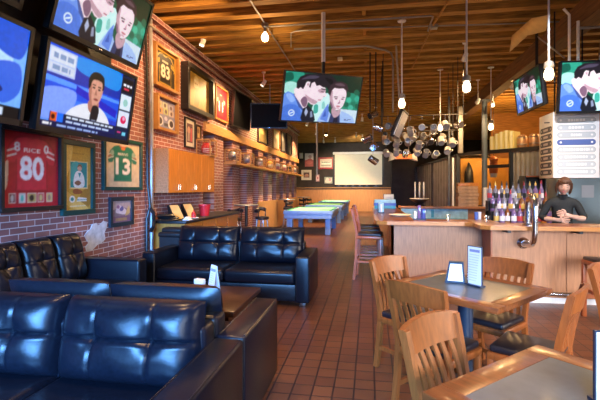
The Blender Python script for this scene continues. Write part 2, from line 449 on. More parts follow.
MB().bar(Bp(.06, 1.75), Bp(s1 - .06, 1.75), .01, 1.55).build('pane', 'pane', ws, 0)
MB().bar(Bp(s1 + .06, 1.75), Bp(s2 - .06, 1.75), .01, 1.55).build('pane', 'pane', ws, 0)
corrugated(MB(), Bp(s2 + .05), Bp(4.2), 0, ZP, .13, .025).build('corrugated_panel', 'corr', ws, 0)
# lit room behind the glazing
struct(MB().b2((3.2, 15.6, 0), (5.6, 15.7, 2.55)).build('wall_ochre', 'orangewall', smooth=0))

# ------------------------------------------------------------------ columns, pipes
c = at(484.5, 188, d=11.9)
tag(MB().cyl((c.x, c.y, 0), (c.x, c.y, 4.0), .075, n=16).cyl((c.x, c.y, 0), (c.x, c.y, .02), .14, n=16).cyl((c.x, c.y, 3.98), (c.x, c.y, 4.02), .16, n=16).build('steel_column', 'colpaint'), 'blue grey round steel column beside the glazed screen, under the girder', 'column')
q = P1 + V((.05, -.1, 0))
tag(MB().b2((q.x - .07, q.y - .07, ZP + .05), (q.x + .07, q.y + .07, 4.02), .01).build('painted_post', 'conduit'), 'pale square post standing on the corner of the dark partition', 'column')
q = at(449, 188, d=13.2)
tag(MB().cyl((q.x, q.y, 0), (q.x, q.y, 4.6), .035).build('thin_post', 'colpaint'), 'thin grey pipe post in front of the corrugated partition', 'pipe')
tag(MB().tube([(XW + .05, 6.33, .0), (XW + .05, 6.33, 3.2), (XW + .05, 6.30, 4.3)], .035).build('wall_conduit', 'dullsteel'), 'pale vertical conduit on the brick wall between the green jersey and the oak cabinet', 'pipe')
tag(MB().tube([(XW + .06, 6.17, .1), (XW + .06, 6.17, 1.0), (XW + .09, 6.22, 1.2), (XW + .06, 6.19, 1.6), (XW + .06, 6.18, 3.2), (XW + .06, 6.12, 4.3)], .022).build('wall_cable', 'black'), 'black cable running down the brick wall beside the pale conduit', 'cable')
mb = MB(); mb.tube([(XW + .1, 6.2, 1.18), (XW + .14, 6.24, 1.1), (XW + .12, 6.28, .95), (XW + .16, 6.2, .88), (XW + .1, 6.22, .8)], .03)
tag(mb.build('cable_loop', 'black'), 'tangle of black cable hanging low on the wall at the conduit', 'cable')
mb = MB(); mb.tube([(XW + .09, -2, ZJ - .22), (XW + .09, 20.6, ZJ - .22)], .018)
tag(mb.build('wall_pipe', 'conduit'), 'thin pipe running along the top of the brick wall', 'pipe')

# ceiling conduits
jb = at(265, 24, Z=4.34)
mb = MB(); mb.tube([(jb.x, -1, 4.345), (jb.x, 9.9, 4.345)], .014)
tag(mb.build('ceiling_conduit', 'conduit'), 'straight conduit on the joists passing above the bare ceiling bulb', 'conduit')
a1, a2 = at(266, 24, Z=4.345), at(433, 17, Z=4.345)
mb = MB(); mb.tube([(a1.x, 7.12, 4.345), (a2.x - .05, 7.12, 4.345), (a2.x, 7.17, 4.345), (a2.x, 7.8, 4.345)], .016)
tag(mb.build('ceiling_conduit', 'conduit'), 'conduit crossing the joists from the bare bulb and turning at a square corner', 'conduit')
mb = MB(); mb.tube([at(291, 47, Z=4.34), at(291, 33, Z=4.34), at(296, 31, Z=4.34), at(330, 29, Z=4.34), at(500, 24, Z=4.34), at(600, 20, Z=4.34)], .012)
tag(mb.build('ceiling_conduit', 'conduit'), 'long thin conduit crossing the ceiling above the hung television', 'conduit')
mb = MB(); mb.tube([at(294, 49, Z=4.32), at(366, 46, Z=4.32), at(385, 50, Z=4.32), at(391, 53, Z=4.30), at(393, 58, Z=4.15), at(393, 112, d=8.2)], .02)
tag(mb.build('ceiling_conduit', 'conduit'), 'bent conduit that crosses the joists and drops towards the mugs', 'conduit')
mb = MB(); mb.tube([at(448, 2, Z=4.33), at(432, 27, Z=4.33), at(412, 68, Z=4.33)], .016)
tag(mb.build('ceiling_conduit', 'joist'), 'brown conduit running along the joists beside the pendant lamps', 'conduit')
tag(MB().box(at(434, 27, Z=4.32), (.12, .12, .06), bev=.005).build('junction_box', 'conduit'), 'square junction box where two conduits meet over the bar', 'box')
tag(MB().box(at(340, 59, Z=4.33), (.1, .1, .06), bev=.005).build('junction_box', 'cream'), 'small cream box on a joist above the hung television', 'box')

# plywood brace at the girder
A, B_, C_ = at(513, 35, d=6.9), at(532, 18, d=6.3), at(551, 14, d=6.0)
mb = MB(); mb.grid(lambda u, v: (A.lerp(B_, min(1, u * 2)) if u < .5 else B_.lerp(C_, u * 2 - 1)) + V((.05 * v, .3 * v, -.18 * v * (1 - .3 * u))), 8, 2)
o = mb.build('duct_board', 'tancard'); tag(o, 'bent tan board fixed under the joists by the girder', 'board')
so = o.modifiers.new('thick', 'SOLIDIFY'); so.thickness = .02

# ================================================================== TELEVISIONS
def two_men():
    a = Art(); sk, sk2, sk3 = (.90, .82, .86), (.70, .56, .62), (.45, .33, .42)
    a.rect(0, 0, 1, 1, (.05, .30, .22))
    a.poly([(0, 1), (.22, 1), (.19, .8), (.1, .7), (0, .74)], (.16, .55, .46), True).poly([(0, .95), (.08, .98), (.1, .85), (0, .8)], (.06, .32, .26), True)
    a.poly([(0, .74), (.07, .80), (.16, .76), (.18, .6), (.08, .55), (0, .58)], (.62, .84, .80), True)
    a.poly([(.5, 1), (1, 1), (1, .72), (.9, .62), (.8, .72), (.62, .9)], (.03, .16, .12), True)
    a.poly([(.78, .58), (.88, .66), (1, .58), (1, .28), (.78, .28)], (.10, .50, .40), True)
    for u, v, c in ((.86, .5, (.20, .66, .54)), (.93, .42, (.08, .42, .33)), (.97, .54, (.16, .60, .50)), (.83, .4, (.05, .36, .28)), (.90, .34, (.22, .64, .55)), (.84, .62, (.05, .28, .2)), (.95, .68, (.06, .34, .26)), (.99, .38, (.05, .34, .26))): a.ell(u, v, .035, .06, c)
    a.poly([(.46, .5), (.55, .62), (.6, .5), (.58, .2), (.5, .0), (.42, .0), (.38, .3)], (.74, .90, .90), True)
    a.poly([(.40, .34), (.45, .36), (.46, .2), (.41, .18)], (.22, .62, .56), True).poly([(.5, .4), (.53, .44), (.55, .3), (.51, .28)], (.50, .76, .74), True)
    a.poly([(.76, .30), (1, .28), (1, 0), (.7, 0)], (.74, .82, .88))
    a.poly([(0, .0), (0, .54), (.05, .60), (.12, .56), (.2, .42), (.26, .24), (.30, 0)], (.36, .52, .86))
    a.poly([(0, .0), (0, .25), (.08, .34), (.2, .3), (.25, .12), (.26, 0)], (.26, .42, .80), True).poly([(.03, .52), (.08, .56), (.15, .44), (.1, .38)], (.52, .66, .94), True)
    a.poly([(.12, .56), (.2, .30), (.27, .2), (.30, .02), (.33, .3), (.26, .42)], (.22, .30, .55))
    a.poly([(.24, .06), (.27, .34), (.31, .36), (.40, .22), (.44, .02), (.42, 0), (.26, 0)], (.08, .09, .14))
    a.poly([(.30, .28), (.33, .2), (.31, .1), (.285, .18)], (.62, .66, .78)).poly([(.36, .2), (.38, .22), (.40, .1), (.37, .08)], (.5, .54, .66))
    a.poly([(.12, .64), (.17, .74), (.27, .80), (.36, .86), (.46, .80), (.53, .70), (.525, .63), (.55, .565), (.535, .535), (.505, .53), (.505, .49), (.485, .475), (.485, .44), (.44, .415), (.40, .355), (.36, .36), (.32, .41), (.30, .30), (.26, .27), (.2, .40), (.14, .52)], sk)
    a.poly([(.27, .56), (.31, .44), (.37, .38), (.41, .37), (.44, .42), (.40, .46), (.34, .50)], sk2, True).poly([(.22, .44), (.27, .52), (.31, .42), (.29, .30), (.25, .32)], sk3, True)
    a.poly([(.43, .68), (.50, .70), (.525, .65), (.49, .61), (.44, .63)], sk2, True).poly([(.46, .715), (.53, .70), (.53, .675), (.47, .69)], (.12, .09, .12)).poly([(.465, .655), (.505, .645), (.50, .632), (.468, .64)], (.12, .09, .12))
    a.poly([(.44, .475), (.485, .475), (.484, .455), (.445, .455)], (.62, .34, .42)).poly([(.505, .55), (.53, .545), (.515, .53)], sk3)
    a.poly([(.15, .68), (.145, .80), (.18, .91), (.26, .98), (.42, 1), (.58, .99), (.655, .90), (.655, .76), (.62, .66), (.585, .62), (.565, .68), (.53, .74), (.49, .73), (.44, .77), (.40, .75), (.37, .83), (.335, .80), (.325, .70), (.305, .72), (.315, .82), (.27, .84), (.255, .74), (.235, .66), (.20, .70), (.175, .66)], (.12, .10, .13))
    a.poly([(.2, .86), (.3, .95), (.42, .95), (.38, .9), (.28, .88)], (.26, .23, .30), True).poly([(.5, .94), (.6, .9), (.6, .8), (.54, .86)], (.05, .04, .06), True)
    a.ell(.287, .775, .024, .055, sk).ell(.29, .77, .012, .03, sk2)
    a.poly([(.46, 0), (.49, .12), (.545, .30), (.59, .42), (.60, .25), (.66, .12), (.76, .14), (.78, .26), (.88, .2), (.96, .12), (.99, 0)], (.58, .70, .90))
    a.poly([(.50, .05), (.54, .26), (.585, .40), (.61, .2), (.6, .0)], (.34, .48, .82)).poly([(.53, .1), (.56, .26), (.58, .12)], (.22, .34, .70))
    a.poly([(.62, .0), (.64, .20), (.70, .12), (.76, .22), (.78, .0)], (.16, .20, .36)).poly([(.68, .0), (.69, .12), (.74, .12), (.75, 0)], (.06, .08, .18))
    a.poly([(.585, .62), (.60, .72), (.68, .77), (.77, .76), (.81, .66), (.81, .52), (.79, .38), (.755, .30), (.71, .265), (.665, .29), (.615, .40), (.595, .5)], sk, True)
    a.poly([(.585, .62), (.62, .68), (.635, .52), (.665, .38), (.70, .29), (.66, .29), (.61, .41)], sk2, True).poly([(.60, .44), (.63, .42), (.66, .32), (.69, .275), (.65, .29)], sk3, True)
    a.poly([(.64, .26), (.66, .32), (.71, .25), (.76, .3), (.76, .18), (.70, .1), (.66, .16)], sk2, True)
    for e in (.682, .768): a.ell(e, .515, .025, .018, sk2).ell(e, .515, .015, .011, (.10, .10, .16))
    a.poly([(.645, .56), (.69, .565), (.715, .55), (.69, .545), (.65, .54)], (.15, .11, .14)).poly([(.745, .55), (.77, .565), (.80, .56), (.795, .545)], (.15, .11, .14))
    a.poly([(.735, .52), (.75, .43), (.715, .42), (.725, .46)], sk2).ell(.725, .422, .02, .01, sk3).poly([(.69, .36), (.725, .37), (.76, .355), (.725, .335)], (.66, .38, .44), True).ell(.72, .315, .025, .012, sk2)
    a.poly([(.57, .60), (.565, .70), (.59, .80), (.65, .87), (.73, .885), (.80, .84), (.83, .74), (.815, .62), (.80, .70), (.76, .745), (.70, .73), (.64, .74), (.61, .68), (.60, .56)], (.20, .14, .17))
    a.poly([(.64, .82), (.72, .85), (.78, .8), (.7, .79)], (.34, .26, .30), True)
    a.ell(.12, .16, .040, .068, (.85, .92, .98)).ell(.12, .16, .030, .052, (.30, .45, .82)).poly([(.097, .15), (.143, .19), (.143, .17), (.097, .13)], (.85, .92, .98))
    a.bars(.83, .93, .075, .018, (.30, .36, .52)).bars(.83, .90, .05, .014, (.30, .36, .52))
    return a

def presenter():
    a = Art(); sk = (.80, .56, .48)
    a.rect(0, 0, 1, 1, (.06, .28, .85))
    for k, (v0, v1, c) in enumerate([(.0, .2, (.35, .55, .95)), (.2, .3, (.12, .22, .75)), (.3, .42, (.18, .42, .92)), (.55, .62, (.30, .55, .98)), (.62, .85, (.03, .16, .62)), (.85, .93, (.05, .45, .90))]):
        a.poly([(0, v0), (.82, v0 - .02), (.82, v1 - .05), (0, v1)], c)
    a.poly([(.25, .95), (.55, 1), (.8, .98), (.78, .72), (.5, .75), (.3, .8)], (.03, .50, .88), True)
    a.poly([(.3, .6), (.8, .42), (.8, .3), (.3, .5)], (.10, .12, .72))
    a.poly([(0, .45), (.3, .5), (.25, .2), (0, .1)], (.45, .58, .98), True)
    a.rect(.01, .66, .27, .97, (.66, .74, .92)).rect(.02, .80, .26, .95, (.80, .84, .92)).rect(.02, .68, .26, .78, (.76, .80, .90))
    a.bars(.05, .24, .875, .07, (.45, .55, .72)).bars(.05, .22, .73, .06, (.45, .55, .72))
    a.poly([(.20, .0), (.23, .2), (.32, .33), (.43, .40), (.56, .40), (.66, .32), (.73, .18), (.75, .0)], (.86, .87, .92), True)
    a.poly([(.24, .0), (.27, .17), (.31, .0)], (.70, .73, .82)).poly([(.64, .0), (.66, .2), (.71, .0)], (.70, .73, .82))
    a.poly([(.45, .34), (.45, .45), (.56, .46), (.56, .34), (.5, .28)], (.66, .42, .36), True)
    a.poly([(.43, .62), (.44, .74), (.5, .80), (.56, .78), (.595, .68), (.58, .52), (.54, .42), (.49, .40), (.455, .46)], sk, True)
    a.poly([(.43, .62), (.46, .68), (.47, .5), (.49, .40), (.45, .47)], (.66, .42, .36), True)
    a.poly([(.425, .62), (.42, .76), (.46, .85), (.53, .87), (.59, .82), (.605, .68), (.585, .64), (.575, .74), (.52, .76), (.465, .74), (.445, .64)], (.03, .02, .03), True)
    a.ell(.485, .645, .017, .013, (.06, .04, .04)).ell(.55, .635, .017, .013, (.06, .04, .04))
    a.rect(.465, .675, .505, .69, (.05, .03, .03)).rect(.53, .665, .57, .68, (.05, .03, .03))
    a.poly([(.515, .64), (.53, .55), (.50, .55)], (.62, .38, .32)).ell(.525, .49, .028, .016, (.5, .2, .2))
    a.poly([(.485, .18), (.49, .36), (.52, .41), (.56, .40), (.58, .34), (.56, .18)], (.10, .09, .12), True).rect(.505, .08, .555, .2, (.55, .58, .66))
    a.rect(.82, .0, 1, 1, (.05, .10, .22)).rect(.83, .74, .99, .95, (.02, .02, .06)).bars(.85, .97, .85, .035, (.9, .9, .95)).bars(.86, .95, .79, .03, (.8, .2, .3))
    a.rect(.835, .47, .985, .70, (.82, .88, .94)).ell(.91, .58, .035, .06, (.55, .75, .72)).rect(.835, .2, .985, .44, (.82, .86, .94)).ell(.91, .31, .042, .065, (.82, .05, .30)).ell(.915, .33, .018, .03, (.9, .6, .75))
    a.rect(.835, .05, .985, .16, (.05, .12, .25)).rect(.85, .1, .9, .12, (.8, .2, .5)).rect(.92, .07, .97, .12, (.4, .75, .9))
    a.rect(.0, .0, .82, .07, (.04, .08, .25)).rect(.08, .06, .82, .19, (.05, .10, .32)).rect(.22, .13, .80, .18, (.03, .04, .12))
    a.bars(.24, .78, .155, .026, (.8, .85, .95)).bars(.24, .74, .10, .026, (.7, .78, .95)).bars(.03, .11, .035, .03, (.9, .9, .95)).bars(.16, .6, .035, .024, (.55, .65, .9))
    a.rect(.09, .08, .15, .19, (.85, .35, .10)).rect(.15, .08, .21, .19, (.05, .40, .95)).ell(.115, .13, .018, .035, (.25, .06, .05))
    return a

def football():
    a = Art()
    a.rect(0, 0, 1, 1, (.42, .66, .98))
    a.poly([(.2, 1), (.8, 1), (.7, .7), (.4, .6)], (.75, .88, 1), True)
    a.poly([(.35, .2), (.45, .8), (.65, .95), (.85, .9), (.9, .5), (.7, .15)], (.66, .82, 1), True)
    a.poly([(.6, .98), (.75, .88), (.8, .7), (.95, .65), (1, .85), (.98, 1)], (.08, .30, .80), True)
    a.poly([(.62, .75), (.7, .80), (.78, .74), (.72, .66)], (.10, .28, .68), True)
    a.poly([(.75, .5), (.95, .6), (.98, .3), (.85, .15)], (.18, .36, .85), True)
    a.poly([(.68, .52), (.76, .42), (.86, .30), (.82, .26), (.70, .42)], (.06, .12, .40), True)
    a.ell(.6, .48, .14, .09, (.95, .90, .80)).ell(.62, .5, .09, .05, (1, .97, .9))
    a.poly([(.3, .35), (.5, .3), (.6, .15), (.5, .08), (.3, .1)], (.85, .92, 1), True)
    a.rect(0, .0, 1, .13, (.04, .04, .06)).rect(0, .02, .88, .1, (.75, .82, .92)).rect(.5, .04, .82, .08, (.55, .6, .8)).rect(.70, .15, .84, .2, (.06, .15, .5)).bars(.72, .8, .06, .035, (.5, .3, .4)).bars(.72, .82, .175, .03, (.9, .9, 1))
    return a

MEN, NEWS, FOOT = two_men(), presenter(), football()

def make_tv(label, c, yaw, tilt, w, h, art, mount=(), bez=.035, group=None, roll=0, matname='tv', logo=True, name='television'):
    t = thing(name, label, 'TV', c, yaw, group, tilt)
    t.rotation_euler.y = roll
    mb = MB()
    mb.box((0, .035, 0), (w, .06, h), bev=.006)
    mb.box((0, .085, -.05), (w * .7, .05, h * .6), bev=.02)
    mb.b2((-w / 2, -.012, h / 2 - bez * .7), (w / 2, .01, h / 2)).b2((-w / 2, -.012, -h / 2), (w / 2, .01, -h / 2 + bez)).b2((-w / 2, -.012, -h / 2), (-w / 2 + bez * .7, .01, h / 2)).b2((w / 2 - bez * .7, -.012, -h / 2), (w / 2, .01, h / 2))
    mb.build('casing', 'black', t)
    if art:
        art.raster('screen', w - bez * 1.4, h - bez * 1.7, t, y=-.001, z0=-h / 2 + bez, matname=matname, nx=190, blur=2, gamma=2.1, grain=.045)
    else:
        MB().b2((-w / 2 + bez * .6, -.002, -h / 2 + bez * .8), (w / 2 - bez * .6, .004, h / 2 - bez * .6)).build('screen', 'gloss', t)
    if logo:
        MB().box((0, -.013, -h / 2 + bez * .5), (.05, .003, .012)).build('maker_plate', 'chrome', t)
    inv = (Matrix.Translation(V(c)) @ Euler((tilt, roll, yaw)).to_matrix().to_4x4()).inverted()
    for pts, r, m in mount:
        MB().tube([inv @ V(p) for p in pts], r).build('mount', m, t)
    return t

# four on the brick wall
cA, cB = V((-2.82, 3.88, 2.42)), V((-2.76, 4.04, 3.36))
arm = lambda c, z=0: [([(XW + .51, c.y, c.z + z * .3), (c.x - .1, c.y, c.z)], .035, 'blackmetal')]
make_tv('wall television showing a presenter in a white shirt at a microphone', cA, R(89.2), R(9.1), 1.38, .82, NEWS, arm(cA), bez=.05)
make_tv('wall television showing two men, mounted above the presenter screen', cB, R(87.5), R(16.3), 1.38, .82, MEN, arm(cB, .1), bez=.05)
cC = V((-2.82, 2.34, 2.42)); cD = V((-2.76, 2.30, 3.36))
make_tv('wall television showing a pale blue football play, beside the presenter screen', cC, R(89.2), R(9.1), 1.38, .82, FOOT, arm(cC), bez=.05)
make_tv('wall television mounted above the football screen, only its lower corner in view', cD, R(87.5), R(16.3), 1.38, .82, FOOT, arm(cD, .1), bez=.05)
t = thing('television_rack', 'black steel rack on the bricks that carries the four wall televisions', 'rack', (XW + .005, 3.11, 1.95))
MB().b2((.46, -1.5, .16), (.50, 1.48, 2.2), .005).build('back_panel', 'black', t)
for y in (-.9, 0, .9): MB().b2((0, y - .04, .4), (.46, y + .04, 1.9)).build('upright', 'black', t)
# hung in the middle
cE = V((-.75, 6.61, 2.93)); top = at(318, 12, Z=4.4)
make_tv('tilted television hanging on a pole from the joists, showing two men', cE, R(32.2), R(20.5), 1.36, .78, MEN, [([(cE.x, cE.y + .12, 2.85), (cE.x, cE.y + .12, 3.55)], .03, 'blackmetal'), ([(cE.x, cE.y + .12, 3.55), (cE.x, cE.y + .12, 4.42)], .035, 'white')], roll=R(-1.2), bez=.02)
# over the bar
cF = at(604, 86.5, Y=6.72)
make_tv('television over the bar facing the room, above the white beer board', cF, R(3), R(7), 1.24, .76, MEN, [([(cF.x - .42, cF.y + .1, cF.z + .3), (cF.x - .42, cF.y + .1, 4.1), (cF.x - .5, cF.y + .1, 4.2)], .02, 'white'), ([(cF.x - .3, cF.y + .1, cF.z + .3), (cF.x - .3, cF.y + .1, 4.0)], .022, 'white'), ([(cF.x - .02, cF.y + .1, cF.z + .3), (cF.x + .1, cF.y + .1, 4.4)], .03, 'chrome'), ([(cF.x - .3, cF.y + .12, 3.9), (cF.x + .1, cF.y + .12, 3.9)], .02, 'conduit')], matname='tvbright')
cG = V((2.6, 7.47, 3.11))
make_tv('television over the bar turned side-on to the room, beside the white beer board', cG, R(-88.1), R(6.6), 1.06, .63, MEN, [([(cG.x + .1, cG.y - .1, cG.z), (cG.x + .1, cG.y - .1, 4.1)], .025, 'blackmetal'), ([(cG.x + .1, cG.y - .1, 4.0), (cG.x + .35, cG.y - .5, 3.5)], .012, 'conduit')])
# far ones, switched off
cH = at(242.5, 111.5, X=-3.36)
make_tv('switched off black television on the brick wall beside the red jersey frame', cH, R(84), R(4), 1.12, .92, None, [([(XW, cH.y, cH.z), (cH.x - .1, cH.y, cH.z)], .04, 'blackmetal')])
cI = at(269, 116, d=11.4); tp = at(266, 80, d=11.4)
make_tv('switched off black television hanging between the brick wall and the lit hung one', cI, R(12), R(10), 1.0, .68, None, [([(cI.x, cI.y + .1, cI.z), (cI.x, cI.y + .1, 4.45)], .02, 'conduit')])
cJ = at(401, 125, d=8.3)
tj = make_tv('television hung over the far bar, seen edge-on with a pale side', cJ, R(76), R(22), .55, .56, None, [([(cJ.x, cJ.y, cJ.z), (cJ.x - .1, cJ.y, 4.4)], .02, 'conduit')])
MB().box((0, -.004, 0), (.60, .012, .48)).build('pale_screen', 'white', tj)

# ================================================================== PICTURES ON THE WALLS
def jersey(a, body, trim, num, numcol, name=None, cx=.5, cy=.5, w=.8, h=.8, trim2=None, outline=None):
    f = lambda P: [(cx + (x - .5) * w, cy + (y - .5) * h) for x, y in P]
    shp = [(.36, 1), (.42, .95), (.5, .93), (.58, .95), (.64, 1), (.8, .96), (.93, .82), (1, .58), (.97, .5), (.84, .52), (.81, .62), (.80, .3), (.81, 0), (.19, 0), (.20, .3), (.19, .62), (.16, .52), (.03, .5), (0, .58), (.07, .82), (.2, .96)]
    if outline: a.poly([(cx + (x - .5) * w * 1.07, cy + (y - .5) * h * 1.05) for x, y in shp], outline)
    a.poly(f(shp), body)
    for t, c in ((0, trim), (.05, trim2 or trim), (.1, trim)):
        a.poly(f([(.005 + t * .05, .60 + t), (.185, .66 + t), (.185, .69 + t), (.015 + t * .05, .63 + t)]), c)
        a.poly(f([(.995 - t * .05, .60 + t), (.815, .66 + t), (.815, .69 + t), (.985 - t * .05, .63 + t)]), c)
    a.poly(f([(.36, 1), (.42, .95), (.5, .93), (.58, .95), (.64, 1), (.5, .97)]), trim2 or trim)
    if num: a.text(num, cx, cy - .08 * h, .50 * w, .46 * h, numcol, .03)
    if name: a.text(name, cx, cy + .26 * h, .34 * w, .075 * h, numcol, .01)
    return a

def make_frame(label, x, Y0, Y1, z0, z1, frame, art, fw=.04, depth=.04, group=None, wall='left', name='picture_frame', cat='picture', standoff=.0, x0=None):
    if wall == 'left':
        t = thing(name, label, cat, (x + standoff, (Y0 + Y1) / 2, z0), R(90), group)
        w = Y1 - Y0
    else:
        t = thing(name, label, cat, ((Y0 + Y1) / 2, x - standoff, z0), 0, group); w = Y1 - Y0
    h = z1 - z0; d = depth + standoff
    mb = MB()
    for lo, hi in (((-w / 2, -depth, 0), (w / 2, standoff, fw)), ((-w / 2, -depth, h - fw), (w / 2, standoff, h)), ((-w / 2, -depth, fw), (-w / 2 + fw, standoff, h - fw)), ((w / 2 - fw, -depth, fw), (w / 2, standoff, h - fw))):
        mb.b2(lo, hi, .004, 1)
    mb.build('frame', frame, t)
    art.raster('print', w - 2 * fw, h - 2 * fw, t, y=-depth * .35, z0=fw, nx=110 if h > .9 else 64, blur=0)
    return t

def wl_quad(xl, xr, tl, bl, tr, br, X=XW + .06):
    a, b, c, d = at(xl, tl, X=X), at(xl, bl, X=X), at(xr, tr, X=X), at(xr, br, X=X)
    return a.y, c.y, (b.z + d.z) / 2, (a.z + c.z) / 2

# red jersey with a row of small photographs
a = Art().rect(0, 0, 1, 1, (.48, .012, .03)); 
jersey(a, (.62, .02, .05), (.85, .82, .85), '80', (.86, .84, .88), 'RICE', .5, .58, .86, .72, (.62, .02, .05), (.34, .01, .02))
a.text('8', .24, .80, .10, .12, (.86, .84, .88), .02).text('0', .76, .80, .09, .12, (.86, .84, .88), .02)
a.poly([(.05, .56), (.1, .58), (.08, .3), (.03, .24)], (.74, .66, .62), True)
for k, (c1, c2) in enumerate([((.5, .5, .5), (.2, .05, .05)), ((.1, .5, .4), (.6, .6, .55)), ((.03, .02, .02), (.5, .38, .12)), ((.55, .5, .2), (.5, .1, .1)), ((.4, .25, .2), (.7, .55, .2))]):
    u = .16 + .165 * k; ww = .05 if k != 2 else .075
    a.rect(u - ww - .006, .058, u + ww + .006, .182, (.74, .70, .62)).rect(u - ww, .065, u + ww, .175, c2).ell(u, .12, ww * .55, .045, c1)
make_frame('framed red jersey numbered 80 with five small photographs below the shirt', XW, 3.50, 4.34, 1.255, 2.13, 'black', a, .045, .06)
# gold narrow frame with a player
a = Art().rect(0, 0, 1, 1, (.62, .38, .07)).poly([(0, 1), (.3, 1), (.15, .6), (0, .5)], (.85, .62, .18), True).poly([(.55, .2), (1, .4), (1, .1), (.7, .0)], (.40, .22, .04), True).poly([(.02, .3), (.35, .2), (.9, .02), (.5, .0), (.05, .1)], (.78, .55, .16), True)
a.rect(.18, .33, .88, .76, (.80, .66, .34)).rect(.21, .35, .85, .745, (.02, .28, .30)).poly([(.25, .7), (.5, .74), (.4, .5), (.25, .45)], (.06, .42, .42), True)
a.poly([(.36, .36), (.34, .5), (.44, .6), (.62, .6), (.74, .5), (.72, .36)], (.80, .84, .84), True).ell(.56, .655, .09, .048, (.66, .42, .32)).poly([(.47, .66), (.52, .71), (.62, .71), (.66, .66), (.56, .685)], (.25, .13, .06), True).poly([(.36, .42), (.5, .46), (.62, .42), (.5, .38)], (.25, .12, .07), True).poly([(.5, .58), (.56, .5), (.62, .58)], (.03, .35, .38))
a.poly([(.3, .3), (.44, .33), (.66, .29), (.6, .25), (.36, .25)], (.32, .10, .04), True).ell(.28, .17, .11, .055, (.86, .84, .80)).ell(.28, .17, .06, .03, (.05, .30, .32)).poly([(.44, .13), (.5, .20), (.84, .18), (.84, .13)], (.85, .82, .78)).bars(.46, .84, .155, .012, (.05, .30, .32)).bars(.2, .8, .06, .014, (.86, .80, .62)).bars(.3, .75, .88, .02, (.45, .26, .05))
q = wl_quad(64, 96.5, 139, 217, 143, 212.5)
make_frame('tall narrow gold picture of a player in a teal and black frame', XW, q[0], q[1], q[2], q[3], 'greenframe', a, .06, .05)
# green jersey
a = Art().rect(0, 0, 1, 1, (.60, .50, .36))
jersey(a, (.012, .17, .12), (.70, .66, .62), '13', (.78, .74, .72), 'MARINO', .5, .52, .84, .8, (.55, .10, .05))
a.ell(.5, .85, .06, .03, (.60, .18, .05)).ell(.2, .74, .05, .06, (.28, .42, .36)).ell(.81, .74, .05, .06, (.28, .42, .36))
q = wl_quad(105, 143.5, 137, 191, 140.5, 189.7)
make_frame('framed green jersey numbered 13 on a cream mount', XW, q[0], q[1], q[2], q[3], 'greenframe', a, .05, .05)
# small black photograph
a = Art().rect(0, 0, 1, 1, (.20, .17, .25)).poly([(0, 1), (1, 1), (1, .6), (.5, .7), (0, .6)], (.42, .36, .42), True).poly([(.2, .5), (.35, .8), (.5, .75), (.75, .55), (.7, .35), (.4, .4)], (.62, .60, .75), True).poly([(.4, .6), (.55, .75), (.62, .6), (.5, .5)], (.10, .10, .35), True).ell(.33, .72, .08, .09, (.25, .13, .3)).rect(0, 0, 1, .28, (.16, .10, .20)).rect(.2, .05, .8, .2, (.30, .22, .14)).poly([(.7, .3), (.9, .75), (.95, .4)], (.5, .4, .2), True)
q = wl_quad(112, 135.5, 198, 228, 195.5, 224.3)
make_frame('small black framed football photograph on the bricks below the green jersey', XW, q[0], q[1], q[2], q[3], 'navyframe', a, .06, .04)
# upper rows
a = Art().rect(0, 0, 1, 1, (.62, .36, .06)).rect(.05, .05, .95, .95, (.03, .028, .022))
jersey(a, (.018, .016, .014), (.72, .50, .08), '83', (.80, .74, .62), None, .5, .5, .84, .82, (.62, .42, .06), (.58, .38, .05)); a.bars(.36, .64, .71, .05, (.7, .62, .5))
q = wl_quad(157.5, 181, 41, 82.5, 56, 96.5, XW + .12)
make_frame('framed black and gold jersey numbered 83 high on the bricks', XW, q[0], q[1], q[2], q[3], 'woodframe', a, .05, .10, standoff=0)
a = Art().rect(0, 0, 1, 1, (.28, .27, .42))
for u, v, c in ((.15, .8, (.6, .5, .3)), (.45, .8, (.5, .55, .45)), (.78, .78, (.45, .45, .6)), (.2, .58, (.62, .35, .15)), (.5, .6, (.45, .5, .25)), (.8, .58, (.55, .5, .5))): a.rect(u - .13, v - .1, u + .13, v + .1, c).ell(u, v, .06, .07, (.15, .1, .12))
a.rect(0, 0, 1, .45, (.22, .24, .42)).ell(.2, .24, .15, .16, (.7, .7, .75)).ell(.2, .24, .11, .12, (.06, .05, .07)).ell(.78, .22, .17, .17, (.7, .7, .75)).ell(.8, .22, .11, .12, (.06, .05, .07)).rect(.4, .1, .62, .2, (.05, .05, .08)).ell(.5, .36, .08, .07, (.6, .55, .75))
q = wl_quad(159.5, 180.3, 93, 129.5, 101, 134, XW + .12)
make_frame('wood framed collage of small photographs below the black jersey', XW, q[0], q[1], q[2], q[3], 'woodframe', a, .05, .10)
a = Art().rect(0, 0, 1, 1, (0.3, 0.198, 0.036)).poly([(0, .8), (.3, .98), (.45, .7), (.2, .5), (0, .55)], (0.216, 0.132, 0.018), True).poly([(.55, .8), (.9, .85), (1, .55), (.7, .45)], (0.198, 0.12, 0.018), True).poly([(.1, .0), (.15, .4), (.4, .55), (.7, .4), (.75, 0)], (0.372, 0.258, 0.06), True).poly([(.35, .1), (.4, .5), (.5, .6), (.6, .45), (.5, .1)], (0.252, 0.162, 0.03), True)
a.poly([(.34, .62), (.36, .9), (.5, .92), (.52, .66)], (0.432, 0.36, 0.18), True).bars(.35, .5, .8, .05, (0.51, 0.48, 0.36)).bars(.36, .5, .72, .04, (0.18, 0.108, 0.018)).bars(.2, .8, .08, .03, (0.216, 0.132, 0.018))
q = wl_quad(187.5, 214, 61, 109.5, 79, 119, XW + .14)
make_frame('large gold toned picture in a deep black frame high on the bricks', XW, q[0], q[1], q[2], q[3], 'black', a, .09, .16)
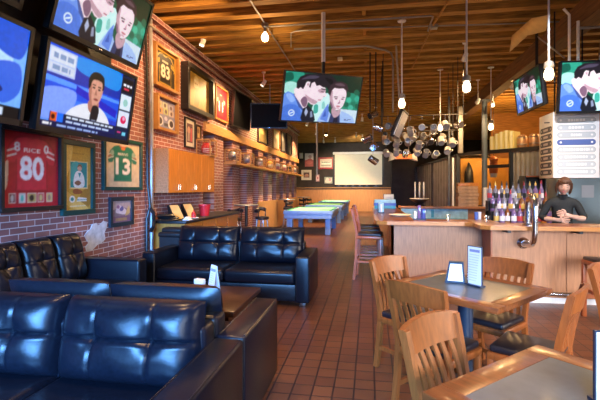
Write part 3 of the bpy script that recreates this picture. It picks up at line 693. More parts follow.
a = Art().rect(0, 0, 1, 1, (.50, .01, .03)); jersey(a, (.62, .03, .04), (.80, .70, .62), '11', (.84, .78, .74), None, .5, .48, .74, .7, (.7, .55, .4), (.35, .01, .02))
q = wl_quad(216, 228.5, 82.5, 119, 92, 124, XW + .06)
make_frame('framed red jersey in an oak frame beside the large gold picture', XW, q[0], q[1], q[2], q[3], 'woodframe', a, .045, .06)
a = Art().rect(0, 0, 1, 1, (.62, .58, .50)).rect(.18, .15, .82, .85, (.10, .03, .05)).ell(.4, .6, .16, .14, (.5, .3, .25)).poly([(.55, .2), (.6, .7), (.75, .7), (.75, .2)], (.5, .08, .1)).poly([(.25, .2), (.3, .5), (.5, .5), (.5, .2)], (.35, .3, .28))
q = wl_quad(186.6, 197, 116, 146.8, 120.3, 149.3)
make_frame('small black framed photograph with a pale mount above the oak wall cabinet', XW, q[0], q[1], q[2], q[3], 'black', a, .03, .04)
a = Art().rect(0, 0, 1, 1, (.35, .20, .08)).ell(.5, .6, .25, .25, (.16, .08, .04)).rect(.3, .1, .7, .4, (.5, .35, .16))
q = wl_quad(198.3, 203, 124, 138.5, 126, 140.5)
make_frame('tiny brown framed picture next to the pale mounted photograph', XW, q[0], q[1], q[2], q[3], 'darkwood', a, .03, .03)
# four high over the shelf, further down the wall
far = [((258.5, 268, 125, 149, 128, 150.5), 'black', (.40, .30, .14), 'brown toned picture in a black frame over the shelf, first beyond the hanging black television'),
       ((273.5, 280, 128, 151, 131, 152), 'woodframe', (.55, .50, .40), 'pale picture in an oak frame over the shelf, second beyond the hanging black television'),
       ((281.5, 285.5, 131, 152, 133, 153), 'black', (.22, .22, .24), 'narrow grey picture in a black frame over the shelf, third beyond the hanging black television'),
       ((287, 292, 133, 156, 136, 156), 'black', (.16, .14, .12), 'dark picture in a black frame over the shelf, last before the far dark wall')]
for q, fm, c, lab in far:
    q = wl_quad(*q, X=XW + .05); a = Art().rect(0, 0, 1, 1, c).poly([(.2, 0), (.3, .6), (.7, .6), (.8, 0)], [x * .45 for x in c], True).ell(.5, .68, .16, .13, [min(1, x * 1.5) for x in c])
    make_frame(lab, XW, q[0], q[1], max(q[2], 2.99), q[3], fm, a, .05, .06)
# dark far wall
def wb_quad(x0, x1, y0, y1):
    a, b = at(x0, y0, Y=YB), at(x1, y1, Y=YB); return a.x, b.x, b.z, a.z
def back(label, xywh, frame, art, fw=.07):
    q = wb_quad(*xywh); make_frame(label, YB, q[0], q[1], max(q[2], 1.55), q[3], frame, art, fw, .05, wall='back')
back('white framed dark photograph on the far dark wall', (301.5, 311.5, 170, 180), 'whiteframe', Art().rect(0, 0, 1, 1, (.62, .60, .56)).rect(.14, .18, .86, .82, (.10, .06, .06)).poly([(.25, .3), (.4, .6), (.7, .6), (.75, .3)], (.45, .25, .2), True))
back('wide red framed team picture on the far dark wall beside the projection screen', (318.5, 333.5, 157.5, 169), 'redframe', Art().rect(0, 0, 1, 1, (.62, .55, .50)).rect(.06, .12, .94, .8, (.50, .54, .50)).poly([(.15, .3), (.25, .7), (.5, .62), (.8, .7), (.85, .3)], (.72, .76, .72), True).rect(.1, .2, .9, .34, (.25, .3, .26)).bars(.15, .85, .6, .12, (.15, .2, .2)), .10)
back('pale and pink poster on the far dark wall above the white framed photograph', (304.5, 314, 153, 167), 'black', Art().rect(0, 0, 1, 1, (.42, .12, .12)).poly([(0, 1), (1, 1), (1, .5), (.6, .62), (0, .5)], (.70, .66, .68), True).poly([(.1, .3), (.5, .45), (.9, .3), (.5, .15)], (.55, .16, .15), True).ell(.6, .75, .2, .12, (.4, .3, .32)), .03)
back('small white card on the far dark wall in the room corner', (299.5, 303, 153, 158.5), 'whiteframe', Art().rect(0, 0, 1, 1, (.85, .85, .88)), .03)
back('small pink and white shirt picture beside the white framed photograph', (315.5, 320, 174, 182), 'black', Art().rect(0, 0, 1, 1, (.45, .25, .27)).poly([(.1, .2), (.3, .9), (.7, .9), (.9, .2)], (.72, .55, .56), True).ell(.5, .5, .15, .2, (.4, .05, .1)), .03)
back('small green and pink picture under the red framed team picture', (324, 333, 176.5, 184), 'black', Art().rect(0, 0, 1, 1, (.30, .34, .28)).poly([(.1, .2), (.3, .9), (.6, .7), (.9, .8), (.8, .2)], (.66, .60, .55), True).ell(.7, .55, .14, .2, (.55, .25, .3)), .03)
for k, (x, c) in enumerate([(339, (.35, .36, .40)), (346, (.62, .45, .48)), (353, (.42, .50, .46)), (360, (.62, .48, .50)), (367, (.36, .42, .55)), (376, (.50, .48, .46))]):
    back('small dark framed badge picture, ' + ['first', 'second', 'third', 'fourth', 'fifth', 'last'][k] + ' in the row under the projection screen', (x - 2.6, x + 2.6, 182.2, 187.3), 'navyframe', Art().rect(0, 0, 1, 1, (.06, .05, .09)).ell(.5, .5, .3, .36, c).ell(.5, .5, .12, .16, (.2, .1, .12)), .05)
q = wb_quad(335, 382, 154.5, 184.6)
t = thing('projection_screen', 'large pale pull-down projection screen on the far dark wall', 'screen', ((q[0] + q[1]) / 2, YB - .12, q[2]))
w, h = q[1] - q[0], q[3] - q[2]
MB().b2((-w / 2, -.005, .0), (w / 2, .005, h)).build('fabric', 'screen', t)
MB().b2((-w / 2 - .12, -.08, h - .02), (w / 2 + .12, .09, h + .14), .02).build('case', 'white', t)
MB().b2((-w / 2, -.02, -.05), (w / 2, .02, .0)).build('bottom_bar', 'black', t)
mb = MB(); mb.b2((-w / 2 - .12, .03, 0), (-w / 2 - .01, .05, h)).b2((w / 2 + .01, .03, 0), (w / 2 + .12, .05, h)); mb.build('border', 'black', t)

# ================================================================== HELMET CASES ON THE SHELF
def helmet(mb, c, r, yaw):
    m = Matrix.Translation(V(c)) @ Matrix.Rotation(yaw, 4, 'Z')
    mb.mi = 0
    mb.lathe([(r * .72, -r * .72), (r * .92, -r * .35), (r, 0), (r * .94, r * .38), (r * .72, r * .72), (r * .4, r * .95), (0, r * 1.03)], 14, m @ Matrix.Diagonal((1.12, .9, 1, 1)))
    mb.mi = 1
    for z in (-.55, -.25, .0):
        mb.tube([m @ V((r * .5, -r * .75, r * z)), m @ V((r * 1.35, -r * .3, r * (z - .1))), m @ V((r * 1.35, r * .3, r * (z - .1))), m @ V((r * .5, r * .75, r * z))], r * .06, 5)
    mb.mi = 2
    mb.box(m @ V((-.1 * r, 0, r * .98)), (r * 1.3, r * .2, r * .12))
    return mb
cases = [(214, 150, 'red', 'white', 'red', 'glass case with a red helmet at the end of the oak cabinet'), (233, 156, 'silver', 'c_black', 'c_black', 'glass case with a silver helmet on the shelf, first after the cabinet'), (247, 159.5, 'silver', 'c_blue', 'c_blue', 'glass case with a silver and blue helmet, second on the shelf'), (260, 162.5, 'silver', 'white', 'c_gold', 'glass case with a pale helmet, third on the shelf'),
         (270, 165, 'c_gold', 'white', 'c_black', 'glass case with a gold helmet, fourth on the shelf'), (277.5, 166.5, 'white', 'red', 'red', 'glass case with a white and red helmet, fifth on the shelf'), (284, 168, 'white', 'c_red', 'c_red', 'glass case with a white helmet with red stripe, sixth on the shelf'), (289.3, 169.3, 'black', 'silver', 'white', 'glass case with a black helmet, seventh on the shelf'), (294, 170.5, 'white', 'black', 'c_black', 'glass case with a white and black helmet, last on the shelf')]
for k, (px, py, c1, c2, c3, lab) in enumerate(cases):
    p = at(px, py, X=-3.42)
    s = .34 if k else .36
    z = 2.14 if k else 2.166
    if k == 0: p = V((-3.42, 8.36, 0)); 
    t = thing('helmet_case', lab, 'display case', (p.x, p.y, z), 0, 'helmet display cases')
    MB().b2((-.15, -s / 2, 0), (.15, s / 2, .03)).build('base', 'beam', t)
    mb = MB()
    for sx in (-1, 1):
        for sy in (-1, 1): mb.b2((sx * .15 - .012, sy * s / 2 - .012, .03), (sx * .15 + .012, sy * s / 2 + .012, s))
    for sx in (-1, 1): mb.b2((sx * .15 - .012, -s / 2, s - .025), (sx * .15 + .012, s / 2, s))
    for sy in (-1, 1): mb.b2((-.15, sy * s / 2 - .012, s - .025), (.15, sy * s / 2 + .012, s))
    mb.build('case_frame', 'beam', t)
    MB().b2((-.14, -s / 2 + .01, .03), (.14, s / 2 - .01, s - .03)).build('glass', 'pane', t)
    helmet(MB(), (-.005, 0, .165), .128, R(-50)).build('helmet', [c1, c2, c3], t)

# ================================================================== OAK WALL CABINET AND SIDE COUNTER
t = thing('wall_cabinet', 'orange oak wall cabinet with three pairs of doors over the black counter', 'cabinet', (XW + .004, 6.42, 1.42))
MB().b2((0, .02, 0), (.28, 2.05, .745)).build('carcass', 'oak', t)
MB().b2((0, 0, -.0), (.30, .02, .745)).build('end_panel', 'oak_side', t)
for k in range(6):
    y0 = .02 + k * .34
    d = MB().b2((.282, y0 + .003, 0), (.30, y0 + .337, .742), .002, 1).build('door', 'oak', t)
    hy = y0 + (.305 if k % 2 == 0 else .035)
    MB().tube([(.30, hy, .05), (.325, hy, .05), (.325, hy, .14), (.30, hy, .14)], .006, 6).build('handle', 'chrome', d)
t = thing('side_counter', 'oak counter with a black worktop against the brick wall', 'counter', (XW + .006, 6.45, 0))
MB().b2((0, -.05, .91), (.62, 2.85, .955), .008).build('worktop', 'black', t)
MB().b2((0, .02, .08), (.56, 2.8, .91)).build('body', 'oak', t)
MB().b2((.02, .0, .0), (.5, 2.78, .08)).build('kick_board', 'black', t)
for k in range(4):
    d = MB().b2((.56, .06 + k * .69, .1), (.575, .72 + k * .69, .89), .003, 1).build('door', 'oak', t)
    MB().tube([(.575, .64 + k * .69, .7), (.6, .64 + k * .69, .7), (.6, .64 + k * .69, .8), (.575, .64 + k * .69, .8)], .006, 6).build('handle', 'chrome', d)
zt = .956
def on_counter(px, py): return at(px, py, Z=zt)
for px, lab in ((176.5, 'black slanted stand with a tan menu, nearer the pile on the side counter'), (189.5, 'black slanted stand with a tan menu, nearer the red bucket')):
    p = at(px, 188, X=-3.34)
    t = thing('menu_stand', lab, 'menu stand', (p.x, p.y, zt), R(62), 'menu stands on the side counter')
    mb = MB(); mb.prism([(-.09, 0), (.06, 0), (.12, .24), (.09, .25)], .22, Matrix(((0, 0, 1, -.11), (1, 0, 0, 0), (0, 1, 0, 0), (0, 0, 0, 1)))); mb.build('stand', 'black', t)
    mb = MB(); mb.prism([(-.085, .01), (-.088, .012), (.082, .242), (.085, .24)], .18, Matrix(((0, 0, 1, -.09), (1, 0, 0, -.006), (0, 1, 0, 0), (0, 0, 0, 1)))); mb.build('menu', 'tancard', t)
p = at(204.5, 188, X=-3.22)
t = thing('bucket', 'red plastic bucket on the black side counter', 'bucket', (p.x, p.y, zt))
MB().lathe([(0, 0), (.085, 0), (.115, .2), (.12, .2), (.12, .22), (.108, .22), (.08, .02), (0, .02)], 18).build('pail', 'red', t)
MB().tube([(.0, -.12, .19), (-.07, -.10, .13), (-.1, 0, .11), (-.07, .10, .13), (0, .12, .19)], .005, 6).build('handle', 'chrome', t)
p = at(193.5, 188, X=-3.10)
t = thing('bottle', 'small red squeeze bottle on a white saucer on the side counter', 'bottle', (p.x, p.y, zt))
MB().lathe([(0, 0), (.035, 0), (.04, .05), (.036, .1), (.012, .125), (.005, .16), (0, .16)], 14).build('bottle_body', 'red', t)
MB().lathe([(0, .0), (.07, .0), (.1, .018), (.095, .022), (.05, .006), (0, .006)], 18).build('saucer', 'white', t)
p = at(187.5, 188, X=-3.06)
tag(MB().prism([(-.06, 0), (.06, 0), (.0, .06)], .14, Matrix.Translation((p.x, p.y - .07, zt)) @ Matrix(((1, 0, 0, 0), (0, 0, 1, 0), (0, 1, 0, 0), (0, 0, 0, 1)))).build('folded_card', 'paper'), 'folded white card lying on the front corner of the side counter', 'card')
p = at(163, 188, X=-3.34); p.y += .02
mb = MB()
for k, (dx, dy, z, r) in enumerate(((0, 0, 0, .17), (.02, .04, .03, .15), (-.03, .02, .055, .15), (.01, -.05, .08, .12))):
    mb.lathe([(0, z), (r, z), (r + .02, z + .012), (r, z + .03), (0, z + .03)], 14, Matrix.Translation((p.x + dx, p.y + dy + .12, zt)))
tag(mb.build('tray_stack', 'black'), 'low pile of black trays on the near end of the side counter', 'trays')
# bin behind the sofa
p = at(174, 229, Z=.87)
t = thing('waste_bin', 'black bin with a rounded lid between the sofa and the side counter', 'bin', (-3.06, 6.235, 0))
MB().prism([(-.24, -.11), (.24, -.11), (.24, .11), (-.24, .11)], .72).build('bin_body', 'black', t)
MB().b2((-.26, -.13, .72), (.26, .13, .80), .03, 3).b2((-.22, -.10, .78), (.22, .10, .87), .04, 3).build('lid', 'black', t)

def bw(mb, name, mats, root, parent=None, smooth=40):
    """parts laid out in room coordinates, stored relative to their thing"""
    o = mb.build(name, mats, parent or root, smooth)
    o.data.transform((Matrix.Translation(root.location) @ root.rotation_euler.to_matrix().to_4x4()).inverted())
    return o

# ================================================================== SOFAS
def cushion(mb, w, h, t, tufts=(), p=6., dent=.032, mtx=None, nu=60, nv=36, front_only=False):
    """w along x, h along z, bulging to -y; tufts are (u, v) with stitched seams through them"""
    mtx = mtx or Matrix()
    def prof(u, v):
        return max(0., (1 - abs(2 * u - 1) ** p)) ** .5 * max(0., (1 - abs(2 * v - 1) ** p)) ** .5
    def fr(u, v):
        k = prof(u, v); y = -t * k * (.78 + .22 * (1 - (2 * u - 1) ** 2) * (1 - (2 * v - 1) ** 2))
        for a, b in tufts:
            dx, dz = (u - a) * w, (v - b) * h
            y += dent * math.exp(-(dx * dx + dz * dz) / .0032) + .5 * dent * math.exp(-(dx * dx + dz * dz) / .02)
            y += .012 * math.exp(-(dz * dz) / .00010) * k + .011 * math.exp(-(dx * dx) / .00010) * k
        y += .004 * math.sin(17 * u + 5 * v) * k * math.sin(11 * v)
        return mtx @ V(((u - .5) * w * (1 - .015 * (2 * v - 1) ** 2), min(y, -.0), v * h))
    def bk(u, v): return mtx @ V(((u - .5) * w, t * .35 * prof(u, v), v * h))
    mb.grid(fr, nu, nv); mb.grid(bk, 12, 8)
    return mb

def make_sofa(label, loc, rz, W, n, D=.88, arm=.18, arm_h=.63, tufts=((.3, .52), (.7, .52)), group=None, top=.93):
    t = thing('sofa', label, 'sofa', loc, rz, group)
    iw = W - 2 * arm; cw = iw / n
    MB().b2((-iw / 2, -D + .03, .06), (iw / 2, -.02, .27), .012).build('base', 'leather', t)
    MB().b2((-iw / 2 - .01, -.17, .06), (iw / 2 + .01, 0, .74), .035, 3).build('back', 'leather', t)
    for s in (-1, 1):
        x0 = s * (W / 2 - arm / 2)
        mb = MB(); mb.box((x0, -D / 2, .05 + (arm_h - .05) / 2), (arm, D, arm_h - .05), bev=.022, seg=3)
        mb.tube([(x0 - arm / 2 + .012, -D + .004, .1), (x0 - arm / 2 + .012, -D + .004, arm_h - .015), (x0 + arm / 2 - .012, -D + .004, arm_h - .015), (x0 + arm / 2 - .012, -D + .004, .1)], .006, 6)
        mb.tube([(x0 - arm / 2 + .012, -D + .02, arm_h - .003), (x0 - arm / 2 + .012, -.03, arm_h - .003)], .006, 6).tube([(x0 + arm / 2 - .012, -D + .02, arm_h - .003), (x0 + arm / 2 - .012, -.03, arm_h - .003)], .006, 6)
        mb.build('armrest', 'leather', t)
        for yy in (-D + .07, -.07): MB().b2((x0 - .04, yy - .04, 0), (x0 + .04, yy + .04, .055), .005).build('leg', 'darkwood', t)
    for k in range(n):
        xc = -iw / 2 + cw * (k + .5)
        MB().box((xc, -D / 2 - .05, .355), (cw - .008, D - .12, .17), bev=.05, seg=4).build('seat_cushion', 'leather', t)
        m = Matrix.Translation((xc, -.20, .42)) @ Matrix.Rotation(R(-13), 4, 'X')
        cushion(MB(), cw - .01, (top - .42) / math.cos(R(13)), .17, tufts, mtx=m).build('back_cushion', 'leather', t, 60)
    return t
make_sofa('black leather two-seat sofa facing the camera in the near corner, tufted back cushions', (-1.75, 2.31, 0), 0, 2.06, 2, top=.865)
make_sofa('black leather sofa turned away, back to back with the near sofa, facing the coffee table', (-1.65, 2.33, 0), R(180), 1.86, 2, top=.885)
make_sofa('black leather sofa facing the camera behind the dark coffee table', (-1.885, 6.02, 0), 0, 2.27, 2)
make_sofa('black leather sofa along the brick wall under the framed jerseys, brownish sheen', (-3.56, 3.55, 0), R(90), 2.1, 4, D=.92, tufts=((.5, .55),), arm=.17, top=.97, arm_h=.66)

t = thing('coffee_table', 'low dark brown coffee table between the black sofas', 'table', (-1.80, 3.92, 0))
MB().b2((-.63, -.46, .37), (.63, .46, .42), .008).build('tabletop', 'darkwood', t)
MB().b2((-.56, -.39, .29), (.56, .39, .37)).build('apron', 'darkwood', t)
for sx in (-1, 1):
    for sy in (-1, 1): MB().b2((sx * .53 - .04, sy * .36 - .04, 0), (sx * .53 + .04, sy * .36 + .04, .29), .004).build('leg', 'darkwood', t)
def tent_card(label, loc, rz, w, h, lean=.04, col='paper', lines=True):
    t = thing('table_card', label, 'card', loc, rz)
    m = Matrix(((0, 0, 1, -w / 2), (1, 0, 0, 0), (0, 1, 0, 0), (0, 0, 0, 1)))
    MB().prism([(-lean, 0), (-lean + .003, 0), (.001, h), (.004, h), (lean - .003, 0), (lean, 0), (.0015, h + .004)], w, m).build('card', col, t, 0)
    a = Art()
    if lines:
        a.rect(.08, .80, .92, .92, (.25, .30, .55))
        for k in range(7): a.bars(.12, .85, .70 - k * .09, .02, (.45, .48, .62))
        o = a.build('print', w, h * .95, t, y=0, eps=.0003)
        o.location = (0, -lean - .0015, 0); o.rotation_euler = (-math.atan2(lean, h), 0, 0)
    return t
p = at(214, 289, Z=.42)
tent_card('tall white folded menu card standing on the coffee table', (p.x, p.y, .421), R(-42), .13, .25)
p = at(205, 288, Z=.42)
t = thing('napkin_holder', 'small white napkin block beside the menu card on the coffee table', 'napkin holder', (p.x - .06, p.y, .421), R(-15))
MB().b2((-.06, -.04, 0), (.06, .04, .012), .003).build('tray', 'black', t)
MB().b2((-.055, -.03, .012), (.055, .03, .095), .004).build('napkins', 'paper', t)

# ================================================================== POOL TABLES AND THE FAR ROOM
def make_pool(label, x, y0):
    t = thing('pool_table', label, 'pool table', (x, y0, 0), 0, 'blue pool tables')
    w, L = 1.58, 2.75
    MB().b2((-w / 2 + .03, .03, .52), (w / 2 - .03, L - .03, .70), .01).build('apron', 'poolblue', t)
    mb = MB()
    for lo, hi in (((-w / 2, 0, .66), (w / 2, .05, .775)), ((-w / 2, L - .05, .66), (w / 2, L, .775)), ((-w / 2, .05, .66), (-w / 2 + .05, L - .05, .775)), ((w / 2 - .05, .05, .66), (w / 2, L - .05, .775))): mb.b2(lo, hi, .012)
    mb.build('rail_frame', 'poolblue', t)
    mb = MB()
    for lo, hi in (((-w / 2 + .14, .05, .70), (w / 2 - .14, .10, .779)), ((-w / 2 + .14, L - .12, .70), (w / 2 - .14, L - .05, .785)), ((-w / 2 + .05, .14, .70), (-w / 2 + .11, L / 2 - .08, .785)), ((-w / 2 + .05, L / 2 + .08, .70), (-w / 2 + .11, L - .14, .785)), ((w / 2 - .11, .14, .70), (w / 2 - .05, L / 2 - .08, .785)), ((w / 2 - .11, L / 2 + .08, .70), (w / 2 - .05, L - .14, .785))): mb.b2(lo, hi, .004, 1)
    mb.build('cushion_border', 'rail', t)
    MB().b2((-w / 2 + .05, .05, .70), (w / 2 - .05, L - .05, .765)).build('cloth', 'cloth', t)
    for sx in (-1, 1):
        for yy in (.3, L - .3): MB().b2((sx * (w / 2 - .17) - .085, yy - .09, 0), (sx * (w / 2 - .17) + .085, yy + .09, .54), .01).build('leg', 'poolblue', t)
    for sx in (-1, 1):
        for yy in (.09, L / 2, L - .09): MB().lathe([(0, .7855), (.055, .7855), (.06, .788), (0, .7885)], 12, Matrix.Translation((sx * (w / 2 - .085), yy, 0))).build('pocket', 'black', t)
    return t
for lab, y0 in (('blue pool table with pale green cloth, nearest the black sofas', 13.0), ('blue pool table in the middle of the row of three', 17.6), ('blue pool table at the far end, by the oak wainscot', 22.2)):
    make_pool(lab, -1.95, y0)
def pool_lamp(px, py, Y, lab):
    p = at(px, py, Y=Y)
    t = thing('pool_light', lab, 'lamp', (p.x, p.y, p.z), 0, 'pool table lights')
    for s in (-.12, .12): MB().cyl((s, 0, .05), (s, 0, 4.4 - p.z), .01, n=6).build('rod', 'conduit', t)
    MB().lathe([(.02, .08), (.05, .06), (.12, -.02), (.11, -.02), (.045, .05)], 14).build('shade', 'blackmetal', t)
    MB().ball((0, 0, -.01), .06, 10, 8).build('bulb', 'bulb', t)
    return p
pool_lamp(326, 134.5, 17.5, 'small lit bulb on twin rods over the middle pool table')
p = at(317, 186, Y=14.2)
tag(MB().cyl((p.x, 14.2, 1.95), (p.x, 14.2, 4.4), .03, n=8).build('ceiling_pole', 'conduit'), 'pale pole dropping from the joists over the nearest pool table, behind the hung television', 'pole')
def pub_table(lab, x, y, r=.33, h=1.07):
    t = thing('pub_table', lab, 'table', (x, y, 0), 0, 'tall round pub tables')
    MB().lathe([(0, h - .03), (r - .01, h - .03), (r, h - .015), (r - .01, h), (0, h)], 24).build('tabletop', 'dullsteel', t)
    MB().cyl((0, 0, .03), (0, 0, h - .03), .04).build('post', 'black', t)
    MB().lathe([(0, 0), (.25, 0), (.24, .02), (.05, .05), (0, .05)], 18).build('base', 'black', t)
def backless(lab, x, y, group='black pub stools'):
    t = thing('pub_stool', lab, 'stool', (x, y, 0), rnd.uniform(0, 6), group)
    MB().lathe([(0, .70), (.17, .70), (.185, .73), (.17, .77), (0, .775)], 18).build('seat', 'vinyl', t)
    for k in range(4):
        a = R(45 + 90 * k)
        MB().cyl((.13 * math.cos(a), .13 * math.sin(a), .70), (.2 * math.cos(a), .2 * math.sin(a), 0), .018, n=8).build('leg', 'dullsteel', t)
    MB().tube([(.175 * math.cos(R(15 * k)), .175 * math.sin(R(15 * k)), .28) for k in range(25)], .01, 6, cap=False).build('foot_ring', 'dullsteel', t)
    MB().tube([(.16 * math.cos(R(x)), .16 * math.sin(R(x)), .94 + .03 * math.sin(R(x * 2))) for x in range(0, 181, 20)], [.05] * 10, 8).cyl((.15, 0, .74), (.16, 0, .93), .012).cyl((-.15, 0, .74), (-.16, 0, .93), .012).build('backrest', 'vinyl', t)
for y, nm in ((10.5, 'tall round pub table at the brick wall, beyond the side counter'), (15.8, 'tall round pub table at the wall beside the nearest pool table'), (20.0, 'tall round pub table at the wall beside the far pool table')):
    pub_table(nm, -3.2, y)
for x, y, nm in ((-3.25, 9.75, 'black pub stool between the side counter and the first pub table'), (-2.72, 10.3, 'black pub stool on the room side of the first pub table'), (-3.02, 15.2, 'black pub stool before the second pub table'), (-3.25, 16.5, 'black pub stool against the wall past the second pub table'), (-3.15, 19.35, 'black pub stool before the third pub table'), (-3.0, 20.55, 'black pub stool beyond the third pub table')):
    backless(nm, x, y)
# objects on and before the far dark closet
p = at(403, 157, d=14.5)
t = thing('hanging_billiard_lamp', 'long glowing orange hanging lamp with pale ends, by the dark closet wall', 'lamp', p, R(10))
MB().prism([(-.16, -.06), (.16, -.06), (.10, .09), (-.10, .09)], .56, Matrix(((0, 0, 1, -.28), (1, 0, 0, 0), (0, 1, 0, 0), (0, 0, 0, 1)))).build('shade', 'amber', t)
for s in (-1, 1):
    MB().lathe([(.03, .14), (.07, .10), (.17, -.1), (.155, -.1), (.06, .09)], 14, Matrix.Translation((s * .38, 0, 0)) @ Matrix.Rotation(R(18 * s), 4, 'Y')).build('end_shade', 'white', t)
    MB().cyl((s * .2, 0, .08), (s * .2, 0, 4.4 - p.z), .008, n=6).build('rod', 'conduit', t)

# ================================================================== THE BAR
bar = thing('bar_counter', 'long bar with oak edged top and pale wood front, stepping forward at its middle', 'bar counter', (.31, 6.3, 0))
TOP = [(.06, 6.34), (.10, 6.18), (.24, 6.08), (1.30, 6.08), (1.40, 5.98), (1.40, 5.66), (1.50, 5.56), (5.2, 5.56), (5.2, 6.15), (1.78, 6.15), (1.78, 6.66), (.66, 6.66), (.66, 11.0), (.06, 11.0)]
bw(MB().prism(TOP, .05, Matrix.Translation((0, 0, .97))), 'counter_top', 'baredge', bar, smooth=0)
INL = [(.13, 6.36), (.17, 6.24), (.28, 6.17), (1.36, 6.17), (1.49, 6.04), (1.49, 5.72), (1.56, 5.66), (5.1, 5.66), (5.1, 6.08), (1.70, 6.08), (1.70, 6.60), (.60, 6.60), (.60, 10.9), (.13, 10.9)]
bw(MB().prism(INL, .003, Matrix.Translation((0, 0, 1.0195))), 'top_inlay', 'tabwood', bar, smooth=0)
bw(MB().b2((.31, 6.30, .08), (1.58, 6.34, .97)), 'front_panel', 'maple', bar)
bw(MB().b2((1.58, 5.85, .08), (1.62, 6.34, .97)), 'return_panel', 'stool', bar)
for k in range(4): bw(MB().b2((1.60 + .9 * k, 5.85, .08), (2.494 + .9 * k, 5.89, .97)), 'front_panel', 'maple', bar)
bw(MB().b2((.45, 6.34, .0), (.49, 11.0, .97)), 'side_panel', 'stool', bar)  # side in shadow, the shade put into a darker wood colour
bw(MB().b2((.31, 6.30, .0), (.35, 6.40, .97)), 'corner_post', 'stool', bar)
bw(MB().b2((.33, 6.32, 0), (1.6, 6.36, .08)).b2((1.62, 5.87, 0), (5.2, 5.91, .08)), 'kick_board', 'white', bar)
mb = MB(); mb.tube([(1.7, 5.66, .17), (5.2, 5.66, .17)], .026, 10)
bw(mb, 'foot_rail', 'chrome', bar)
for x in (1.8, 2.7, 3.6, 4.5): bw(MB().tube([(x, 5.66, .17), (x, 5.85, .12)], .015, 8), 'rail_bracket', 'chrome', bar)
for x in (1.72, 2.55, 3.45): bw(MB().b2((x, 5.62, .93), (x + .04, 5.85, .97)), 'top_bracket', 'blackmetal', bar)
t = thing('grab_rail', 'bent chrome rail rising from a round flange on the bar front over the counter', 'rail', (1.977, 5.848, .78))
pts = [(0, 0, 0), (0, -.2, 0), (0, -.30, .02), (0, -.37, .08), (0, -.40, .17), (0, -.40, .46), (0, -.385, .56), (0, -.33, .62), (0, -.26, .63), (0, -.2, .60), (0, -.165, .54), (0, -.16, .44), (0, -.16, .245)]
MB().tube(pts, .034, 14).build('pipe', 'chrome', t)
MB().lathe([(0, 0), (.075, 0), (.075, .012), (.045, .03), (.036, .05), (0, .05)], 18, Matrix.Rotation(R(90), 4, 'X')).build('flange', 'chrome', t)
MB().lathe([(0, .244), (.06, .244), (.06, .254), (.036, .27), (0, .27)], 18, Matrix.Translation((0, -.16, 0))).build('flange', 'chrome', t)

t = thing('back_counter', 'far bar ledge with a pale teal front below the dark partition', 'counter', (.75, 11.05, 0))
bw(MB().b2((.75, 11.05, .97), (3.0, 11.5, 1.02), .004), 'counter_top', 'maple', t)
bw(MB().b2((.8, 11.1, .62), (2.45, 11.14, .96)), 'teal_panel', 'tealpale', t)  # stainless front, the blue light on it put into the teal colour
bw(MB().b2((.8, 11.15, 0), (3.0, 11.45, .97)), 'body', 'maple', t)
bw(MB().b2((1.55, 11.085, .74), (1.62, 11.1, .95)).b2((1.05, 11.085, .66), (2.4, 11.1, .72)), 'teal_trim', 'teal', t)
for k in range(7):
    z = 1.021 + k * .088
    t = thing('carton_tray', ['lowest', 'second lowest', 'third', 'fourth', 'fifth', 'sixth', 'topmost'][k] + ' flat tan carton in the pile on the far bar ledge', 'carton', (2.47 + rnd.uniform(-.01, .01), 11.28, z), rnd.uniform(-.06, .06), 'cartons piled on the far bar ledge')
    mb = MB(); mb.b2((-.24, -.17, 0), (.24, .17, .066), .008)
    mb.build('tray', 'oak' if k == 6 else 'log', t)
    MB().b2((-.245, -.175, .067), (.245, .175, .084), .004).build('lid', 'oak' if k == 6 else 'log', t)
p = at(490.5, 206, Y=11.3)
tag(MB().lathe([(0, 1.021), (.055, 1.021), (.06, 1.03), (.06, 1.50), (.05, 1.51), (.02, 1.5), (.02, 1.4), (0, 1.4)], 16, Matrix.Translation((2.92, 11.3, 0))).build('paper_roll', 'paper'), 'tall white paper roll standing on the far bar ledge by the steel column', 'paper roll')
# refrigerator behind the bartender
t = thing('refrigerator', 'tall blue grey steel refrigerator behind the bartender', 'refrigerator', (3.3, 8.05, 0))
MB().b2((0, .03, .04), (.75, .7, 1.78), .01).build('cabinet_body', 'steelblue', t)
d = MB().b2((.01, 0, .06), (.74, .03, 1.77), .008).build('door', 'steelblue', t)
MB().tube([(.06, 0, .9), (.06, -.05, .92), (.06, -.05, 1.4), (.06, 0, 1.42)], .012, 8).build('handle', 'chrome', d)
tag(MB().box((3.78, 8.045, 1.44), (.2, .004, .22)).build('notice', 'paper'), 'white paper notice on the refrigerator door', 'notice')
t = thing('shelf_unit', 'black shelf unit between the bottle rack and the refrigerator', 'shelf', (2.95, 8.25, 0))
mb = MB().b2((-.18, -.15, 0), (-.16, .15, 1.72)).b2((.16, -.15, 0), (.18, .15, 1.72)).b2((-.18, .13, 0), (.18, .15, 1.72)); mb.build('carcass', 'black', t)
for z in (.3, .8, 1.3, 1.70): MB().b2((-.16, -.14, z), (.16, .13, z + .02)).build('board', 'stool', t)
